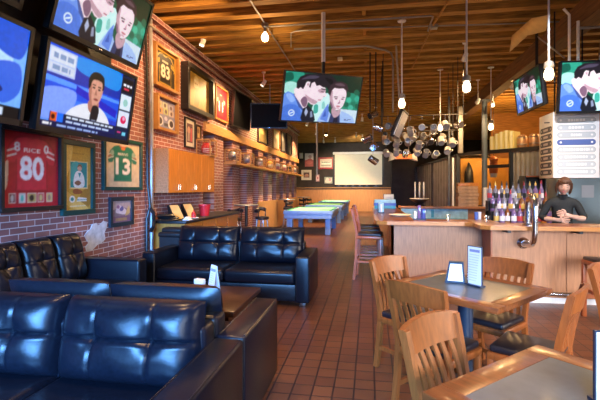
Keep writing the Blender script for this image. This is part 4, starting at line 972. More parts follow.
# stepped rack and its bottles
t = thing('bottle_rack', 'stepped black rack full of bottles behind the bar', 'rack', (1.94, 7.0, 0))
TZ = (.93, 1.12, 1.29)
MB().b2((0, 0, 0), (.89, .50, .93)).build('body', 'black', t)
for k in (1, 2): MB().b2((0, .16 * k, .93), (.89, .50, TZ[k])).build('step', 'black', t)
kinds = {}
shapes = {'wine': [(0, 0), (.036, 0), (.038, .01), (.038, .17), (.03, .205), (.015, .23), (.0135, .30)], 'spirit': [(0, 0), (.040, 0), (.042, .01), (.042, .16), (.034, .19), (.014, .21), (.013, .27)], 'squat': [(0, 0), (.05, 0), (.052, .012), (.05, .11), (.03, .16), (.014, .18), (.014, .25)]}
def bottle(col, shape, lab_m, cap_m, loc, label, group):
    k = (col, shape, lab_m, cap_m)
    if k in kinds: return copy_thing(kinds[k], loc, rnd.uniform(0, 6), label, group)
    t = thing('bottle', label, 'bottle', loc, 0, group); pr = shapes[shape]; r = pr[2][0]
    MB().lathe(pr + [(0, pr[-1][1])], 12).build('glass_body', col, t)
    MB().lathe([(r + .001, .045), (r + .0015, .05), (r + .0015, .12), (r + .001, .125)], 12).build('paper_label', lab_m, t)
    z = pr[-1][1]
    MB().lathe([(0, z - .02), (.0155, z - .02), (.0155, z + .015), (.008, z + .022), (.006, z + .05), (0, z + .05)], 10).build('cap', cap_m, t)
    kinds[k] = t
    return t
cn = {'b_clear': 'clear', 'b_green': 'green', 'b_brown': 'brown', 'b_blue': 'blue', 'b_purple': 'purple', 'b_amber': 'amber', 'b_pink': 'pink'}
ordn = ['first', 'second', 'third', 'fourth', 'fifth', 'sixth', 'seventh', 'eighth', 'ninth', 'tenth', 'eleventh', 'twelfth', 'thirteenth']
tiern = ['bottom', 'middle', 'top']
for ti in range(3):
    for k in range(10):
        c_ = rnd.choice(['b_clear', 'b_clear', 'b_purple', 'b_brown', 'b_clear', 'b_amber', 'b_brown', 'b_pink', 'b_clear', 'b_purple'])
        sh = rnd.choice(['wine', 'spirit', 'squat' if k % 2 else 'spirit']); sh = 'spirit' if sh == 'squat' and c_ != 'b_clear' else sh
        lm, cm = rnd.choice(['c_white', 'c_black', 'c_black', 'c_gold', 'c_red', 'c_white']), rnd.choice(['c_red', 'c_white', 'c_black', 'c_gold', 'c_black'])
        bottle(c_, 'spirit' if sh == 'squat' else sh, lm, cm, (1.94 + .05 + k * .088, 7.08 + .16 * ti + rnd.uniform(-.02, .02), TZ[ti] + .001), f"{cn[c_]} bottle with a {cm[2:]} cap, {ordn[k]} from the column on the rack's {tiern[ti]} step", 'bottles on the stepped rack')
# right end of the bar
for k, (x, y, c_, sh, lm, cm, lab) in enumerate([(3.46, 6.5, 'b_amber', 'spirit', 'c_gold', 'c_gold', 'amber bottle beside the bartender, in front of the refrigerator'), (3.56, 6.58, 'b_blue', 'wine', 'c_blue', 'c_red', 'dark blue bottle with a red cap, next to the amber one'), (3.66, 6.5, 'b_clear', 'spirit', 'c_white', 'c_red', 'clear bottle with a red cap at the picture edge of the bar'), (3.62, 6.66, 'b_pink', 'wine', 'c_red', 'c_white', 'pink bottle behind the clear one at the edge of the bar'), (3.72, 6.62, 'b_purple', 'wine', 'c_white', 'c_black', 'purple bottle behind the clear one at the edge of the bar')]):
    bottle(c_, sh, lm, cm, (x, y, 1.151), lab, None)
tag(MB().b2((3.40, 6.42, 0), (4.2, 6.75, 1.15), .005).build('speed_rail', 'black'), 'black bottle stand beside the bartender', 'rack')
t = thing('dispenser', 'dark blue box with a white tag on the bar before the bottle stand', 'dispenser', (3.27, 5.98, 1.0226))
MB().b2((-.08, -.06, 0), (.08, .06, .2), .01).build('box', 'teal', t); MB().b2((-.035, -.064, .02), (.035, -.06, .09)).build('tag', 'paper', t)
# small things along the bar top
def on_bar(px, py): return at(px, py, Z=1.0226)
t = thing('beer_caddy', 'long teal and blue carton on the far end of the bar top', 'carton', (.34, 9.9, 1.0226), R(2))
MB().b2((-.24, -.12, 0), (.24, .12, .07), .005).build('lower_half', 'teal', t); MB().b2((-.25, -.125, .07), (.25, .125, .13), .004).build('band', 'c_blue', t); MB().b2((-.24, -.12, .13), (.24, .12, .21), .005).build('upper_half', 'tealpale', t)
t = thing('caddy', 'white and green condiment rack at the corner of the bar', 'caddy', (.21, 8.1, 1.0226))
MB().b2((-.06, -.1, 0), (.06, .1, .02)).b2((-.06, .09, .02), (.06, .1, .17)).build('rack', 'black', t); MB().b2((-.05, -.06, .02), (.05, .06, .2), .01).build('carton', 'tealpale', t); MB().cyl((0, -.085, .02), (0, -.085, .17), .02).build('shaker', 'white', t)
tag(MB().lathe([(0, 0), (.14, 0), (.19, .03), (.185, .035), (.13, .008), (0, .008)], 24, Matrix.Translation((.50, 7.2, 1.0226))).build('tray', 'cream'), 'round cream tray on the bar top near the stools', 'tray')
t = thing('napkin_caddy', 'purple and blue napkin caddy on the bar top above the pale front panel', 'caddy', (.74, 6.46, 1.0226), R(-10))
MB().b2((-.09, -.07, 0), (.09, .07, .02)).build('base', 'black', t); MB().b2((-.03, -.05, .02), (.015, .05, .22), .006).build('menu', 'b_purple', t); MB().b2((.02, -.055, .02), (.085, .055, .17), .006).build('napkins', 'b_blue', t); MB().cyl((-.065, -.03, .02), (-.065, -.03, .13), .02).build('shaker', 'white', t)
for k, (x, y, lab) in enumerate([(1.14, 6.4, 'empty rocks glass on the bar, before the step in the counter'), (1.62, 6.2, 'empty rocks glass at the step in the counter')]):
    tag(MB().lathe([(0, 0), (.03, 0), (.036, .09), (.033, .09), (.027, .008), (0, .008)], 14, Matrix.Translation((x, y, 1.0226))).build('rocks_glass', 'jar'), lab, 'glass')
for k, (x, y, c_) in enumerate([(1.72, 7.0, 'c_white'), (1.66, 6.95, 'c_blue')]):
    t = thing('straw_cup', ('white' if k == 0 else 'blue') + ' cup of straws beside the bottle rack', 'cup', (x, y, 0))
    MB().b2((-.028, -.1, 0), (.028, .1, 1.02)).build('stand', 'black', t) if 0 else None
    MB().lathe([(0, 1.0), (.026, 1.0), (.03, 1.12), (.026, 1.12), (.02, 1.01), (0, 1.01)], 12).build('cup', c_, t)
    MB().lathe([(0, 0), (.03, 0), (.03, 1.0), (0, 1.0)], 12).build('stand', 'black', t)
t = thing('tap_tower', 'round topped tap tower with three tall pale handles on the far ledge', 'beer tap', (1.28, 11.28, 1.021))
MB().lathe([(0, 0), (.13, 0), (.14, .03), (.08, .06), (.20, .15), (.24, .17), (.24, .185), (0, .19)], 20).build('pedestal', 'black', t)
MB().lathe([(0, .19), (.245, .19), (.25, .2), (.245, .21), (0, .21)], 20).build('round_top', 'cream', t)
for s in (-1, 0, 1): MB().lathe([(0, .21), (.014, .21), (.02, .4), (.024, .60), (.012, .64), (0, .64)], 10, Matrix.Translation((s * .11, 0, 0))).build('tap_handle', 'cream', t)
t = thing('sign_card', 'small cream sign card on a black stand at the far end of the bar', 'sign', (.46, 10.55, 1.0226), R(3))
MB().lathe([(0, 0), (.12, 0), (.12, .02), (.02, .04), (.015, .16), (0, .16)], 14).build('stand', 'black', t); MB().b2((-.12, -.012, .16), (.12, .012, .32), .004).build('card', 'cream', t); MB().b2((-.13, -.008, .15), (.13, .016, .33), .004).build('holder', 'black', t)

# ------------------------------------------------------------------ sign box with plaques
X0, Y0, Z0, Z1 = 2.77, 6.92, 1.655, 2.665
t = thing('beer_board', 'hanging white board with rows of grey plaques, black plaques down its side', 'sign', (X0, Y0, Z0))
MB().b2((.01, .01, 0), (.63, .51, Z1 - Z0), .006).build('box', 'cream', t)
MB().b2((.0, -.005, -.0), (.64, .01, Z1 - Z0), .003).build('front_board', 'paper', t)
MB().b2((-.003, .005, -.0), (.01, .52, Z1 - Z0), .003).build('side_board', 'cream', t)  # white board, the orange light on this side put into the cream
for s in (.12, .52): MB().cyl((s, .25, Z1 - Z0), (s, .25, 4.3 - Z0), .012, n=6).build('hanger', 'blackmetal', t)
def plaque(w, h, col, ink, u=.25):
    a = Art(); r = h / w * .5
    pts = [(r + r * math.cos(R(x)), .5 + .5 * math.sin(R(x))) for x in range(90, 271, 15)] + [(1 - r + r * math.cos(R(x)), .5 + .5 * math.sin(R(x))) for x in range(-90, 91, 15)]
    a.poly(pts, col); a.poly([(.5 + (x - .5) * .97, .5 + (y - .5) * .84) for x, y in pts], [min(1, c * 1.25 + .02) for c in col]); a.ell(.1, .5, .03, .18, ink).ell(.9, .5, .03, .18, ink)
    a.bars(u, 1 - u, .5, .42, ink)
    return a
Hb = Z1 - Z0
for k in range(8):
    z = Hb - .085 - (k + 1) * .112 + .02
    c = (.38, .44, .52) if k != 3 else (.05, .10, .34)
    plaque(.54, .088, c, (.84, .87, .92), (.28, .3, .36, .62, .16, .2, .24, .2)[k]).build('plaque', .54, .088, t, y=-.0056, z0=z, x0=.05, eps=.0005)
for k in range(7):
    z = Hb - .20 - (k + 1) * .112 + .02
    o = plaque(.44, .088, (.03, .02, .02), (.55, .45, .36), .3).build('plaque', .44, .088, t, y=0, z0=0, x0=-.22, eps=.0005)
    o.location = (-.0036, .262, z); o.rotation_euler = (0, 0, R(-90))
MB().box((-.004, .22, Hb - .13), (.003, .2, .02), Euler((R(8), 0, 0)).to_matrix()).build('slot', 'black', t)

# behind the glazing and above the partition
tag(MB().tube([(3.45, 15.44, 1.35), (3.45, 15.44, 1.6), (3.44, 15.44, 2.05), (3.45, 15.44, 2.26), (3.45, 15.5, 2.4)], [.13, .16, .15, .08, .02], 10).build('hanging_coat', 'black'), 'dark coat hanging on the ochre wall behind the glass', 'coat')
p = at(493.5, 167, d=12.9)
t = thing('hanging_lantern', 'orange and white jug shaped lantern hanging behind the glazed screen', 'lantern', p)
MB().lathe([(0, -.32), (.09, -.32), (.11, -.2)], 16).build('lower_body', 'paper', t)
MB().lathe([(.11, -.2), (.13, -.08), (.12, .08), (.11, .18)], 16).build('band', 'jug', t)
MB().lathe([(.11, .18), (.14, .24), (.10, .30), (.04, .33), (0, .33)], 16).build('lid', 'jug', t)
MB().cyl((0, 0, .33), (0, 0, 4.4 - p.z), .006, n=6).build('cord', 'black', t)
s0, s9 = onB(487.5), onB(512)
n_ = V((-dv.y, dv.x, 0)); n_ = n_ if n_.y > 0 else -n_
sh = tag(MB().bar(Bp(.3, 2.59) + n_ * .25, Bp(4.1, 2.59) + n_ * .25, .46, .03).build('high_shelf', 'blackmetal'), 'dark shelf along the top of the glazed screen', 'shelf')
for k in range(5):
    q = Bp(s0 + (s9 - s0) * (k + .5) / 5) + n_ * .25
    h = (.40, .46, .50, .52, .48)[k]
    t = thing('carton', 'pale yellow carton on the high shelf, ' + ordn[k] + ' from the steel column', 'carton', (q.x, q.y, 2.606), math.atan2(dv.y, dv.x), 'yellow cartons on the high shelf')
    w = (s9 - s0) / 5 * .46
    MB().b2((-w, -.16, 0), (w, .16, h), .006).build('carton_body', 'yellowbox', t)
    MB().b2((-.03, -.165, .0), (.03, -.16, h)).b2((-.03, -.165, h), (.03, .165, h + .003)).build('tape', 'cream', t)
for k, px in enumerate((517, 529)):
    q = Bp(onB(px)) + n_ * .25
    t = thing('keg', ('copper' if k else 'small copper') + ' keg on the high shelf beside the ' + ('beer board' if k else 'yellow cartons'), 'keg', (q.x, q.y, 2.606))
    MB().lathe([(0, 0), (.10, 0), (.12, .03), (.127, .1), (.13, .2), (.127, .28), (.11, .34), (.05, .37), (0, .37)], 20).build('barrel', 'keg', t)
    for z in (.1, .28): MB().tube([(.128 * math.cos(R(x)), .128 * math.sin(R(x)), z) for x in range(0, 361, 20)], .01, 6, cap=False).build('hoop', 'dullsteel', t)

# ================================================================== THE BARTENDER
def make_person():
    t = thing('person', 'bartender in a black high-necked top behind the bar, head bent over clasped hands', 'person', (2.72, 6.50, 0), R(-18))
    J = {'pel': (0, 0, .90, .135, .10), 'sp1': (0, -.005, 1.02, .125, .095), 'sp2': (0, -.02, 1.14, .145, .10), 'che': (0, -.03, 1.25, .165, .105), 'ups': (0, -.035, 1.325, .10, .085), 'nk': (0, -.05, 1.375, .055, .055), 'hb': (0, -.075, 1.42, .055, .06),
         'shr': (.155, -.03, 1.295, .068, .068), 'shl': (-.155, -.03, 1.295, .068, .068), 'elr': (.265, -.05, 1.075, .048, .048), 'ell': (-.265, -.05, 1.075, .050, .050), 'wrr': (.075, -.25, 1.115, .027, .025), 'wrl': (-.10, -.25, 1.06, .027, .025),
         'fmr': (.20, -.13, 1.075, .042, .042), 'fml': (-.205, -.14, 1.06, .042, .042), 'par': (.01, -.275, 1.135, .034, .018), 'pal': (-.03, -.285, 1.055, .034, .018),
         'hir': (.09, 0, .86, .095, .10), 'hil': (-.09, 0, .86, .095, .10), 'knr': (.10, -.01, .48, .06, .062), 'knl': (-.10, -.01, .48, .06, .062), 'anr': (.10, .02, .09, .04, .045), 'anl': (-.10, .02, .09, .04, .045), 'tor': (.11, -.12, .04, .038, .03), 'tol': (-.11, -.12, .04, .038, .03)}
    E_ = [('pel', 'sp1'), ('sp1', 'sp2'), ('sp2', 'che'), ('che', 'ups'), ('ups', 'nk'), ('nk', 'hb'), ('ups', 'shr'), ('ups', 'shl'), ('shr', 'elr'), ('shl', 'ell'), ('elr', 'fmr'), ('fmr', 'wrr'), ('ell', 'fml'), ('fml', 'wrl'), ('wrr', 'par'), ('wrl', 'pal'), ('pel', 'hir'), ('pel', 'hil'), ('hir', 'knr'), ('hil', 'knl'), ('knr', 'anr'), ('knl', 'anl'), ('anr', 'tor'), ('anl', 'tol')]
    ks = list(J); me = bpy.data.meshes.new('body'); me.from_pydata([J[k][:3] for k in ks], [(ks.index(a), ks.index(b)) for a, b in E_], [])
    o = bpy.data.objects.new('body', me); COL.objects.link(o)
    o.modifiers.new('skin', 'SKIN'); sv = me.skin_vertices[0].data
    for i, k in enumerate(ks): sv[i].radius = J[k][3:]; sv[i].use_root = (k == 'pel')
    ss = o.modifiers.new('sub', 'SUBSURF'); ss.levels = ss.render_levels = 2
    bpy.context.view_layer.update()
    m2 = bpy.data.meshes.new_from_object(o.evaluated_get(bpy.context.evaluated_depsgraph_get()))
    bpy.data.objects.remove(o)
    bm = bmesh.new(); bm.from_mesh(m2); bpy.data.meshes.remove(m2)
    mb = MB(); mb.bm.free(); mb.bm = bm
    for f in bm.faces:
        c = f.calc_center_median()
        arm = c.y < -.165 and c.z > 1.0 or (c.x > .14 and c.y < -.10 and c.z < 1.2 and c.z > .99)
        f.material_index = 0 if (arm or c.z > 1.405) else (2 if c.z < .88 else 1)
    # head, tilted forward
    hm = Matrix.Translation((0, -.085, 1.415)) @ Matrix.Rotation(R(14), 4, 'X') @ Matrix.Rotation(R(6), 4, 'Y')
    mb.mi = 0
    def head(u, v):
        th, ph = 2 * math.pi * u, math.pi * v
        x, y, z = math.sin(ph) * math.cos(th), math.sin(ph) * math.sin(th), math.cos(ph)
        lower = max(0, -z)
        w = .076 * (1 - .30 * lower ** 1.6); dp = .098 * (1 - .16 * lower)
        p = V((x * w, y * dp - .012 * lower, .115 + z * .122))
        if y < 0:
            fx, fz = p.x, p.z - .115
            nose = math.exp(-(fx / .013) ** 2) * (math.exp(-((fz + .022) / .022) ** 2) * .024 + math.exp(-((fz - .01) / .03) ** 2) * .010)
            sock = sum(math.exp(-((fx - s * .031) / .017) ** 2 - ((fz - .012) / .012) ** 2) for s in (-1, 1)) * .010
            lips = math.exp(-(fx / .022) ** 2 - ((fz + .062) / .010) ** 2) * .007
            brow = math.exp(-(fx / .06) ** 2 - ((fz - .032) / .012) ** 2) * .004
            chin = math.exp(-(fx / .02) ** 2 - ((fz + .098) / .016) ** 2) * .008
            p.y -= nose - sock + lips + brow + chin
        return hm @ p
    mb.grid(head, 40, 30)
    for s in (-1, 1): mb.ball(hm @ V((s * .076, .008, .105)), (.012, .022, .032), 10, 8)
    # hands: five bent fingers each
    def hand(palm, along, side, curl):
        palm, along, side = V(palm), V(along).normalized(), V(side).normalized(); n = along.cross(side).normalized()
        for k, (off, L) in enumerate(((-.027, .062), (-.010, .075), (.008, .070), (.025, .055))):
            b = palm + side * off + along * .012
            p1 = b + along * L * .5 + side * off * .35; p2 = p1 + along * L * .35 + n * curl * .5; p3 = p2 + along * L * .25 + n * curl
            mb.tube([b - along * .02, b, p1, p2, p3, p3 + (p3 - p2) * .12], [.009, .0095, .0085, .0075, .006, .003], 8)
        b = palm - side * .028 - along * .02
        mb.tube([b + side * .012, b - side * .018 + along * .012, b - side * .03 + along * .035, b - side * .030 + along * .058, b - side * .029 + along * .062], [.011, .011, .0095, .008, .004], 8)
    hand((-.005, -.28, 1.14), (-.85, -.2, .20), (-.2, .1, -.95), .012)
    hand((-.025, -.29, 1.055), (.9, -.12, .02), (.1, .1, -.95), .012)
    mb.build('body', ['skin', 'shirt', 'black'], t, 60)
    # face details
    for s in (-1, 1):
        MB().ball(hm @ V((s * .031, -.0800, .126)), (.0125, .0075, .0065), 10, 6).build('eyelid', 'skin', t)
        MB().tube([hm @ V((s * .018, -.0872, .122)), hm @ V((s * .031, -.0895, .1195)), hm @ V((s * .045, -.083, .1225))], [.0015, .0028, .0015], 6).build('eyelash', 'black', t)
        MB().tube([hm @ V((s * .016, -.090, .147)), hm @ V((s * .032, -.090, .152)), hm @ V((s * .050, -.078, .147))], [.003, .004, .002], 6).build('eyebrow', 'hair', t)
    MB().tube([hm @ V((-.022, -.0865, .053)), hm @ V((0, -.097, .054)), hm @ V((.022, -.0865, .053))], [.002, .0055, .002], 8).build('lips', 'b_pink', t)
    # hair: swept fringe, gathered behind
    hb = MB()
    def hair(u, v):
        th, ph = 2 * math.pi * u, math.pi * .62 * v
        x, y, z = math.sin(ph) * math.cos(th), math.sin(ph) * math.sin(th), math.cos(ph)
        k = 1 + .02 * math.sin(th * 11) * math.sin(ph)
        if y < -.2 and z < .70: z = z * .12 + .70 * .88
        return hm @ V((x * .088 * k, y * .112 * k + .004, .118 + z * .134))
    hb.grid(hair, 44, 18)
    for k in range(11):                                  # swept from a parting on her left down to the temples
        q = k / 10; sd = -1 if k < 8 else 1; e = (q / .7) if k < 8 else (1 - q) / .3
        x1 = .028 - .105 * (1 - e) if k < 8 else .030 + .05 * (1 - e)
        hb.tube([hm @ V((.026, -.055, .243)), hm @ V(((x1 + .026) / 2, -.098 + .01 * abs(x1) / .08, .218)), hm @ V((x1, -.092 + .045 * (abs(x1) / .08) ** 2, .186 - .012 * (1 - e))), hm @ V((x1 * 1.08 + sd * .006, -.072 + .05 * (abs(x1) / .08) ** 2, .150 - .05 * (1 - e)))], [.013, .014, .011, .003], 6)
    for s in (-1, 1): hb.tube([hm @ V((s * .078, -.03, .17)), hm @ V((s * .088, -.012, .10)), hm @ V((s * .082, .0, .03)), hm @ V((s * .075, .005, -.005))], [.02, .02, .016, .004], 8)
    hb.ball(hm @ V((.02, .12, .16)), (.05, .045, .055), 12, 8)
    hb.build('hair', 'hair', t, 70)
    MB().lathe([(.062, 0), (.066, .02), (.063, .045), (.058, .045), (.056, .0)], 18, Matrix.Translation((0, -.055, 1.355)) @ Matrix.Rotation(R(18), 4, 'X')).build('collar', 'shirt', t)
    return t
make_person()

# ================================================================== CHAIRS, STOOLS, TABLES
def slat_chair(mt, seat_h, top_h, w=.43, d=.42, foot=0., rail=.12, slats=6):
    """front is -y; returns the finished thing at the room's centre"""
    t = thing('dining_chair' if seat_h < .6 else 'bar_stool', '', 'chair' if seat_h < .6 else 'stool')
    lean = (top_h - seat_h) * .20
    hw = w / 2
    MB().box((0, -.0, seat_h - .045), (w, d, .05), bev=.012).build('seat_frame', mt, t)
    MB().box((0, -.005, seat_h), (w - .03, d - .03, .05), bev=.02, seg=3).build('seat_cushion', 'vinyl', t)
    for s in (-1, 1):
        MB().bar((s * (hw - .022), -d / 2 + .022, 0), (s * (hw - .022), -d / 2 + .022, seat_h - .03), .038, .038, (1, 0, 0), .005).build('leg', mt, t)
    def back_pt(s, z):                                   # rear post: foot kicks back, upper half leans and flares
        q = (z - seat_h) / (top_h - seat_h)
        if z < seat_h: return V((s * (hw - .02), d / 2 - .02 + .05 * (1 - z / seat_h) ** 1.5, z))
        return V((s * (hw - .02 + .02 * q), d / 2 - .02 + lean * q ** 1.25, z))
    for s in (-1, 1):
        zs = [0, seat_h * .5, seat_h, seat_h + .15 * (top_h - seat_h) * 2, top_h - rail * .6, top_h - .005]
        for a, b in zip(zs, zs[1:]): pass
        mb = MB(); prev = None
        for z in zs:
            p = back_pt(s, z); r = [mb.bm.verts.new(p + V((dx, dy, 0))) for dx, dy in ((-.017, -.02), (.017, -.02), (.017, .02), (-.017, .02))]
            if prev:
                for k in range(4): mb.bm.faces.new((prev[k], prev[(k + 1) % 4], r[(k + 1) % 4], r[k]))
            else: mb.bm.faces.new(r[::-1])
            prev = r
        mb.bm.faces.new(prev); mb.build('leg', mt, t)
    # curved top rail
    mb = MB()
    def rp(u, z, dy):
        x = (u - .5) * (w + .03); y = back_pt(1, z).y + .035 * (1 - (2 * u - 1) ** 2) + dy
        return V((x, y, z + (.018 * (1 - (2 * u - 1) ** 2) if z > top_h - rail * .5 else 0)))
    n = 10
    for i in range(n):
        u0, u1 = i / n, (i + 1) / n
        A = [[mb.bm.verts.new(rp(u, z, dy)) for z, dy in ((top_h - rail, -.013), (top_h, -.013), (top_h, .013), (top_h - rail, .013))] for u in (u0, u1)]
        for k in range(4): mb.bm.faces.new((A[0][k], A[0][(k + 1) % 4], A[1][(k + 1) % 4], A[1][k]))
        if i == 0: mb.bm.faces.new(A[0][::-1])
        if i == n - 1: mb.bm.faces.new(A[1])
    bmesh.ops.remove_doubles(mb.bm, verts=mb.bm.verts[:], dist=1e-5)
    mb.build('backrest', mt, t)
    for k in range(slats):
        u = (k + 1) / (slats + 1); x = (u - .5) * (w - .03); pts = []
        for j in range(6):
            z = seat_h + .02 + (top_h - rail + .01 - seat_h - .02) * j / 5; q = j / 5
            y = back_pt(1, z).y + .035 * (1 - (2 * u - 1) ** 2) * q - .018 * math.sin(math.pi * q)
            pts.append(V((x * (1 + .06 * q), y, z)))
        mb = MB(); prev = None
        for p in pts:
            r = [mb.bm.verts.new(p + V(e)) for e in ((-.013, -.006, 0), (.013, -.006, 0), (.013, .006, 0), (-.013, .006, 0))]
            if prev:
                for m_ in range(4): mb.bm.faces.new((prev[m_], prev[(m_ + 1) % 4], r[(m_ + 1) % 4], r[m_]))
            else: mb.bm.faces.new(r[::-1])
            prev = r
        mb.bm.faces.new(prev); mb.build('back_slat', mt, t)
    z0 = foot or seat_h * .38
    for s in (-1, 1):
        b = back_pt(s, z0); MB().bar((s * (hw - .022), -d / 2 + .03, z0), (b.x, b.y - .01, z0), .022, .03).build('stretcher', mt, t)
    if foot:
        MB().bar((-hw + .03, -d / 2 + .022, foot - .06), (hw - .03, -d / 2 + .022, foot - .06), .025, .035).build('foot_rest', mt, t)
        MB().bar((-hw + .03, d / 2 + .0, foot + .04), (hw - .03, d / 2 + .0, foot + .04), .022, .03).build('stretcher', mt, t)
    else:
        MB().bar((-hw + .03, .0, z0), (hw - .03, .0, z0), .022, .03).build('stretcher', mt, t)
    return t
ch = slat_chair('chair', .455, .885, .41, .41)
def face(dx, dy): return math.atan2(dx, -dy)
spots = [((.35, 3.525), (.72, -.69), 'slat-back wooden chair at the square table, on the side towards the bar stools'),
         ((.455, 2.92), (.66, .75), 'slat-back wooden chair at the square table, back towards the sofas'),
         ((.485, 1.84), (.76, -.65), 'slat-back wooden chair tucked under the cut-off table'),
         ((.96, 3.565), (-.66, -.75), 'slat-back wooden chair between the square table and the bar front'),
         ((1.03, 2.93), (-.84, .55), 'slat-back wooden chair seen edge-on at the square table, black seat exposed'),
         ((2.0, 3.45), (.70, -.71), 'slat-back wooden chair at the picture edge, only part of its back in view')]
for k, ((x, y), f, lab) in enumerate(spots):
    if k == 0:
        ch.location = (x, y, 0); ch.rotation_euler.z = face(*f); ch['label'] = lab; ch['group'] = 'wooden dining chairs'
    else: copy_thing(ch, (x, y, 0), face(*f), lab, 'wooden dining chairs')
st = slat_chair('stool', .74, 1.15, .42, .42, .30, .12)
for k, (x, y, rz, lab) in enumerate([(.0, 7.0, 84, 'tall red brown bar stool at the bar corner, first in the row'), (-.02, 7.72, 88, 'tall red brown bar stool, second from the bar corner'), (-.03, 8.45, 92, 'tall red brown bar stool, third from the bar corner')]):
    if k == 0: st.location = (x, y, 0); st.rotation_euler.z = R(rz); st['label'] = lab; st['group'] = 'tall stools along the bar'
    else: copy_thing(st, (x, y, 0), R(rz), lab, 'tall stools along the bar')
t = thing('backless_stool', 'dark red wooden stool with a black seat standing against the bar front', 'stool', (2.68, 5.18, 0), R(4))
MB().box((0, 0, .64), (.44, .40, .05), bev=.012).build('seat_frame', 'stool', t); MB().box((0, 0, .68), (.42, .38, .04), bev=.015).build('seat_cushion', 'vinyl', t)
for sx in (-1, 1):
    for sy in (-1, 1): MB().bar((sx * .20, sy * .18, 0), (sx * .195, sy * .175, .63), .045, .045, (1, 0, 0), .004).build('leg', 'stool', t)
for sy in (-1, 1): MB().b2((-.18, sy * .18 - .012, .22), (.18, sy * .18 + .012, .26)).build('stretcher', 'stool', t)
for sx in (-1, 1): MB().b2((sx * .198 - .012, -.16, .30), (sx * .198 + .012, .16, .34)).build('stretcher', 'stool', t)

def make_table(label, loc, rz, L, W):
    t = thing('dining_table', label, 'table', loc, rz)
    b = .105
    mb = MB()
    for lo, hi in (((-L / 2, -W / 2, .72), (L / 2, -W / 2 + b, .76)), ((-L / 2, W / 2 - b, .72), (L / 2, W / 2, .76)), ((-L / 2, -W / 2 + b, .72), (-L / 2 + b, W / 2 - b, .76)), ((L / 2 - b, -W / 2 + b, .72), (L / 2, W / 2 - b, .76))): mb.b2(lo, hi, .004, 2)
    mb.build('edge_border', 'tabwood', t)
    MB().b2((-L / 2 + b, -W / 2 + b, .725), (L / 2 - b, W / 2 - b, .7585)).build('inlay', 'slate', t)
    MB().lathe([(0, .0), (.18, 0), (.18, .012), (.1, .04), (.055, .06), (.055, .70), (.12, .718), (0, .719)], 24).build('pedestal', 'pedestal', t)
    return t
make_table('square slate-topped wooden table in front of the bar, chairs on all four sides', (.715, 3.32, 0), R(-42), .90, .83)
make_table('wooden table with a slate inlay cut off by the lower picture edge', (.80, 1.51, 0), R(-46.5), .92, .82)
p = at(457, 284, Z=.76)
t = thing('napkin_holder', 'black framed napkin holder with white napkins on the square table', 'napkin holder', (p.x - .005, p.y + .045, .761), R(-12))
MB().prism([(-.075, 0), (.075, 0), (.06, .165), (-.045, .165)], .05, Matrix(((1, 0, 0, 0), (0, 0, 1, -.025), (0, 1, 0, 0), (0, 0, 0, 1)))).build('holder', 'pedestal', t)
MB().prism([(-.055, .018), (.058, .018), (.048, .15), (-.035, .15)], .004, Matrix(((1, 0, 0, 0), (0, 0, 1, -.0295), (0, 1, 0, 0), (0, 0, 0, 1)))).build('napkins', 'paper', t)
p = at(475, 286, Z=.76)
def menu_holder(label, p, rz, w, h):
    t = thing('menu_holder', label, 'menu', p, rz)
    MB().b2((-w / 2, -.004, 0), (w / 2, .006, h)).b2((-w / 2 - .004, -.03, 0), (w / 2 + .004, .03, .012)).build('holder', 'pedestal', t)
    a = Art().rect(0, 0, 1, 1, (.80, .82, .92)).rect(.12, .86, .88, .93, (.25, .26, .45))
    for k in range(11): a.bars(.12, .86, .79 - k * .066, .022, (.55, .57, .72))
    a.build('menu_page', w - .012, h - .018, t, y=-.0045, z0=.012, eps=.0003)
menu_holder('tall white printed menu card upright beside the napkin holder on the square table', (p.x, p.y, .761), R(-52), .13, .30)
p = at(597, 402, Z=.76)
menu_holder('white menu card in a dark blue holder on the cut-off table', (p.x + .06, p.y - .0, .761), R(8), .15, .25)

# ================================================================== LAMPS
def add_point(name, loc, power, col, r=.06):
    l = bpy.data.lights.new(name, 'POINT'); l.energy = power; l.color = col; l.shadow_soft_size = r
    o = bpy.data.objects.new(name, l); COL.objects.link(o); o.location = loc; return o
WARM = (1, .62, .28)
pend = [(1.37, 6.28, 'jar pendant lamp above the step in the bar counter, largest in view'), (2.25, 5.75, 'jar pendant lamp in front of the television over the bar'), (.54, 7.33, 'jar pendant lamp over the bar stools, beside the edge-on television'), (1.68, 10.5, 'jar pendant lamp over the far bar ledge, among the hanging mugs'), (2.84, 10.5, 'jar pendant lamp by the steel column')]
def pendant(x, y, lab, z=2.97):
    t = thing('pendant_lamp', lab, 'lamp', (x, y, z), 0, 'jar pendant lamps')
    MB().cyl((0, 0, .12), (0, 0, 4.38 - z), .013, n=8).build('rod', 'white', t)
    MB().lathe([(0, 4.36 - z), (.07, 4.36 - z), (.075, 4.375 - z), (.02, 4.39 - z), (0, 4.39 - z)], 16).build('ceiling_rose', 'white', t)
    MB().lathe([(0, .15), (.03, .15), (.055, .13), (.06, .07), (.056, .065), (0, .066)], 18).build('cap', 'conduit', t)
    MB().lathe([(.054, .065), (.066, .04), (.066, -.07), (.05, -.1), (0, -.105)], 18).build('jar', 'jar', t)
    MB().lathe([(0, .064), (.03, .06), (.046, .03), (.057, -.01), (.056, -.05), (.04, -.08), (0, -.09)], 14).build('bulb', 'bulb', t)
    add_point('pendant_light', (x, y, z - .17), 17, WARM, .08)
for a in pend: pendant(*a)
t = thing('ceiling_bulb', 'bare lit bulb hanging from a conduit box on the joists', 'lamp', (jb.x, jb.y, 4.10))
MB().lathe([(0, .25), (.06, .25), (.06, .19), (.03, .17), (.03, .10), (0, .10)], 14).build('lamp_holder', 'conduit', t)
MB().lathe([(0, .11), (.028, .09), (.06, .03), (.066, 0), (.05, -.045), (0, -.07)], 14).build('bulb', 'bulb', t)
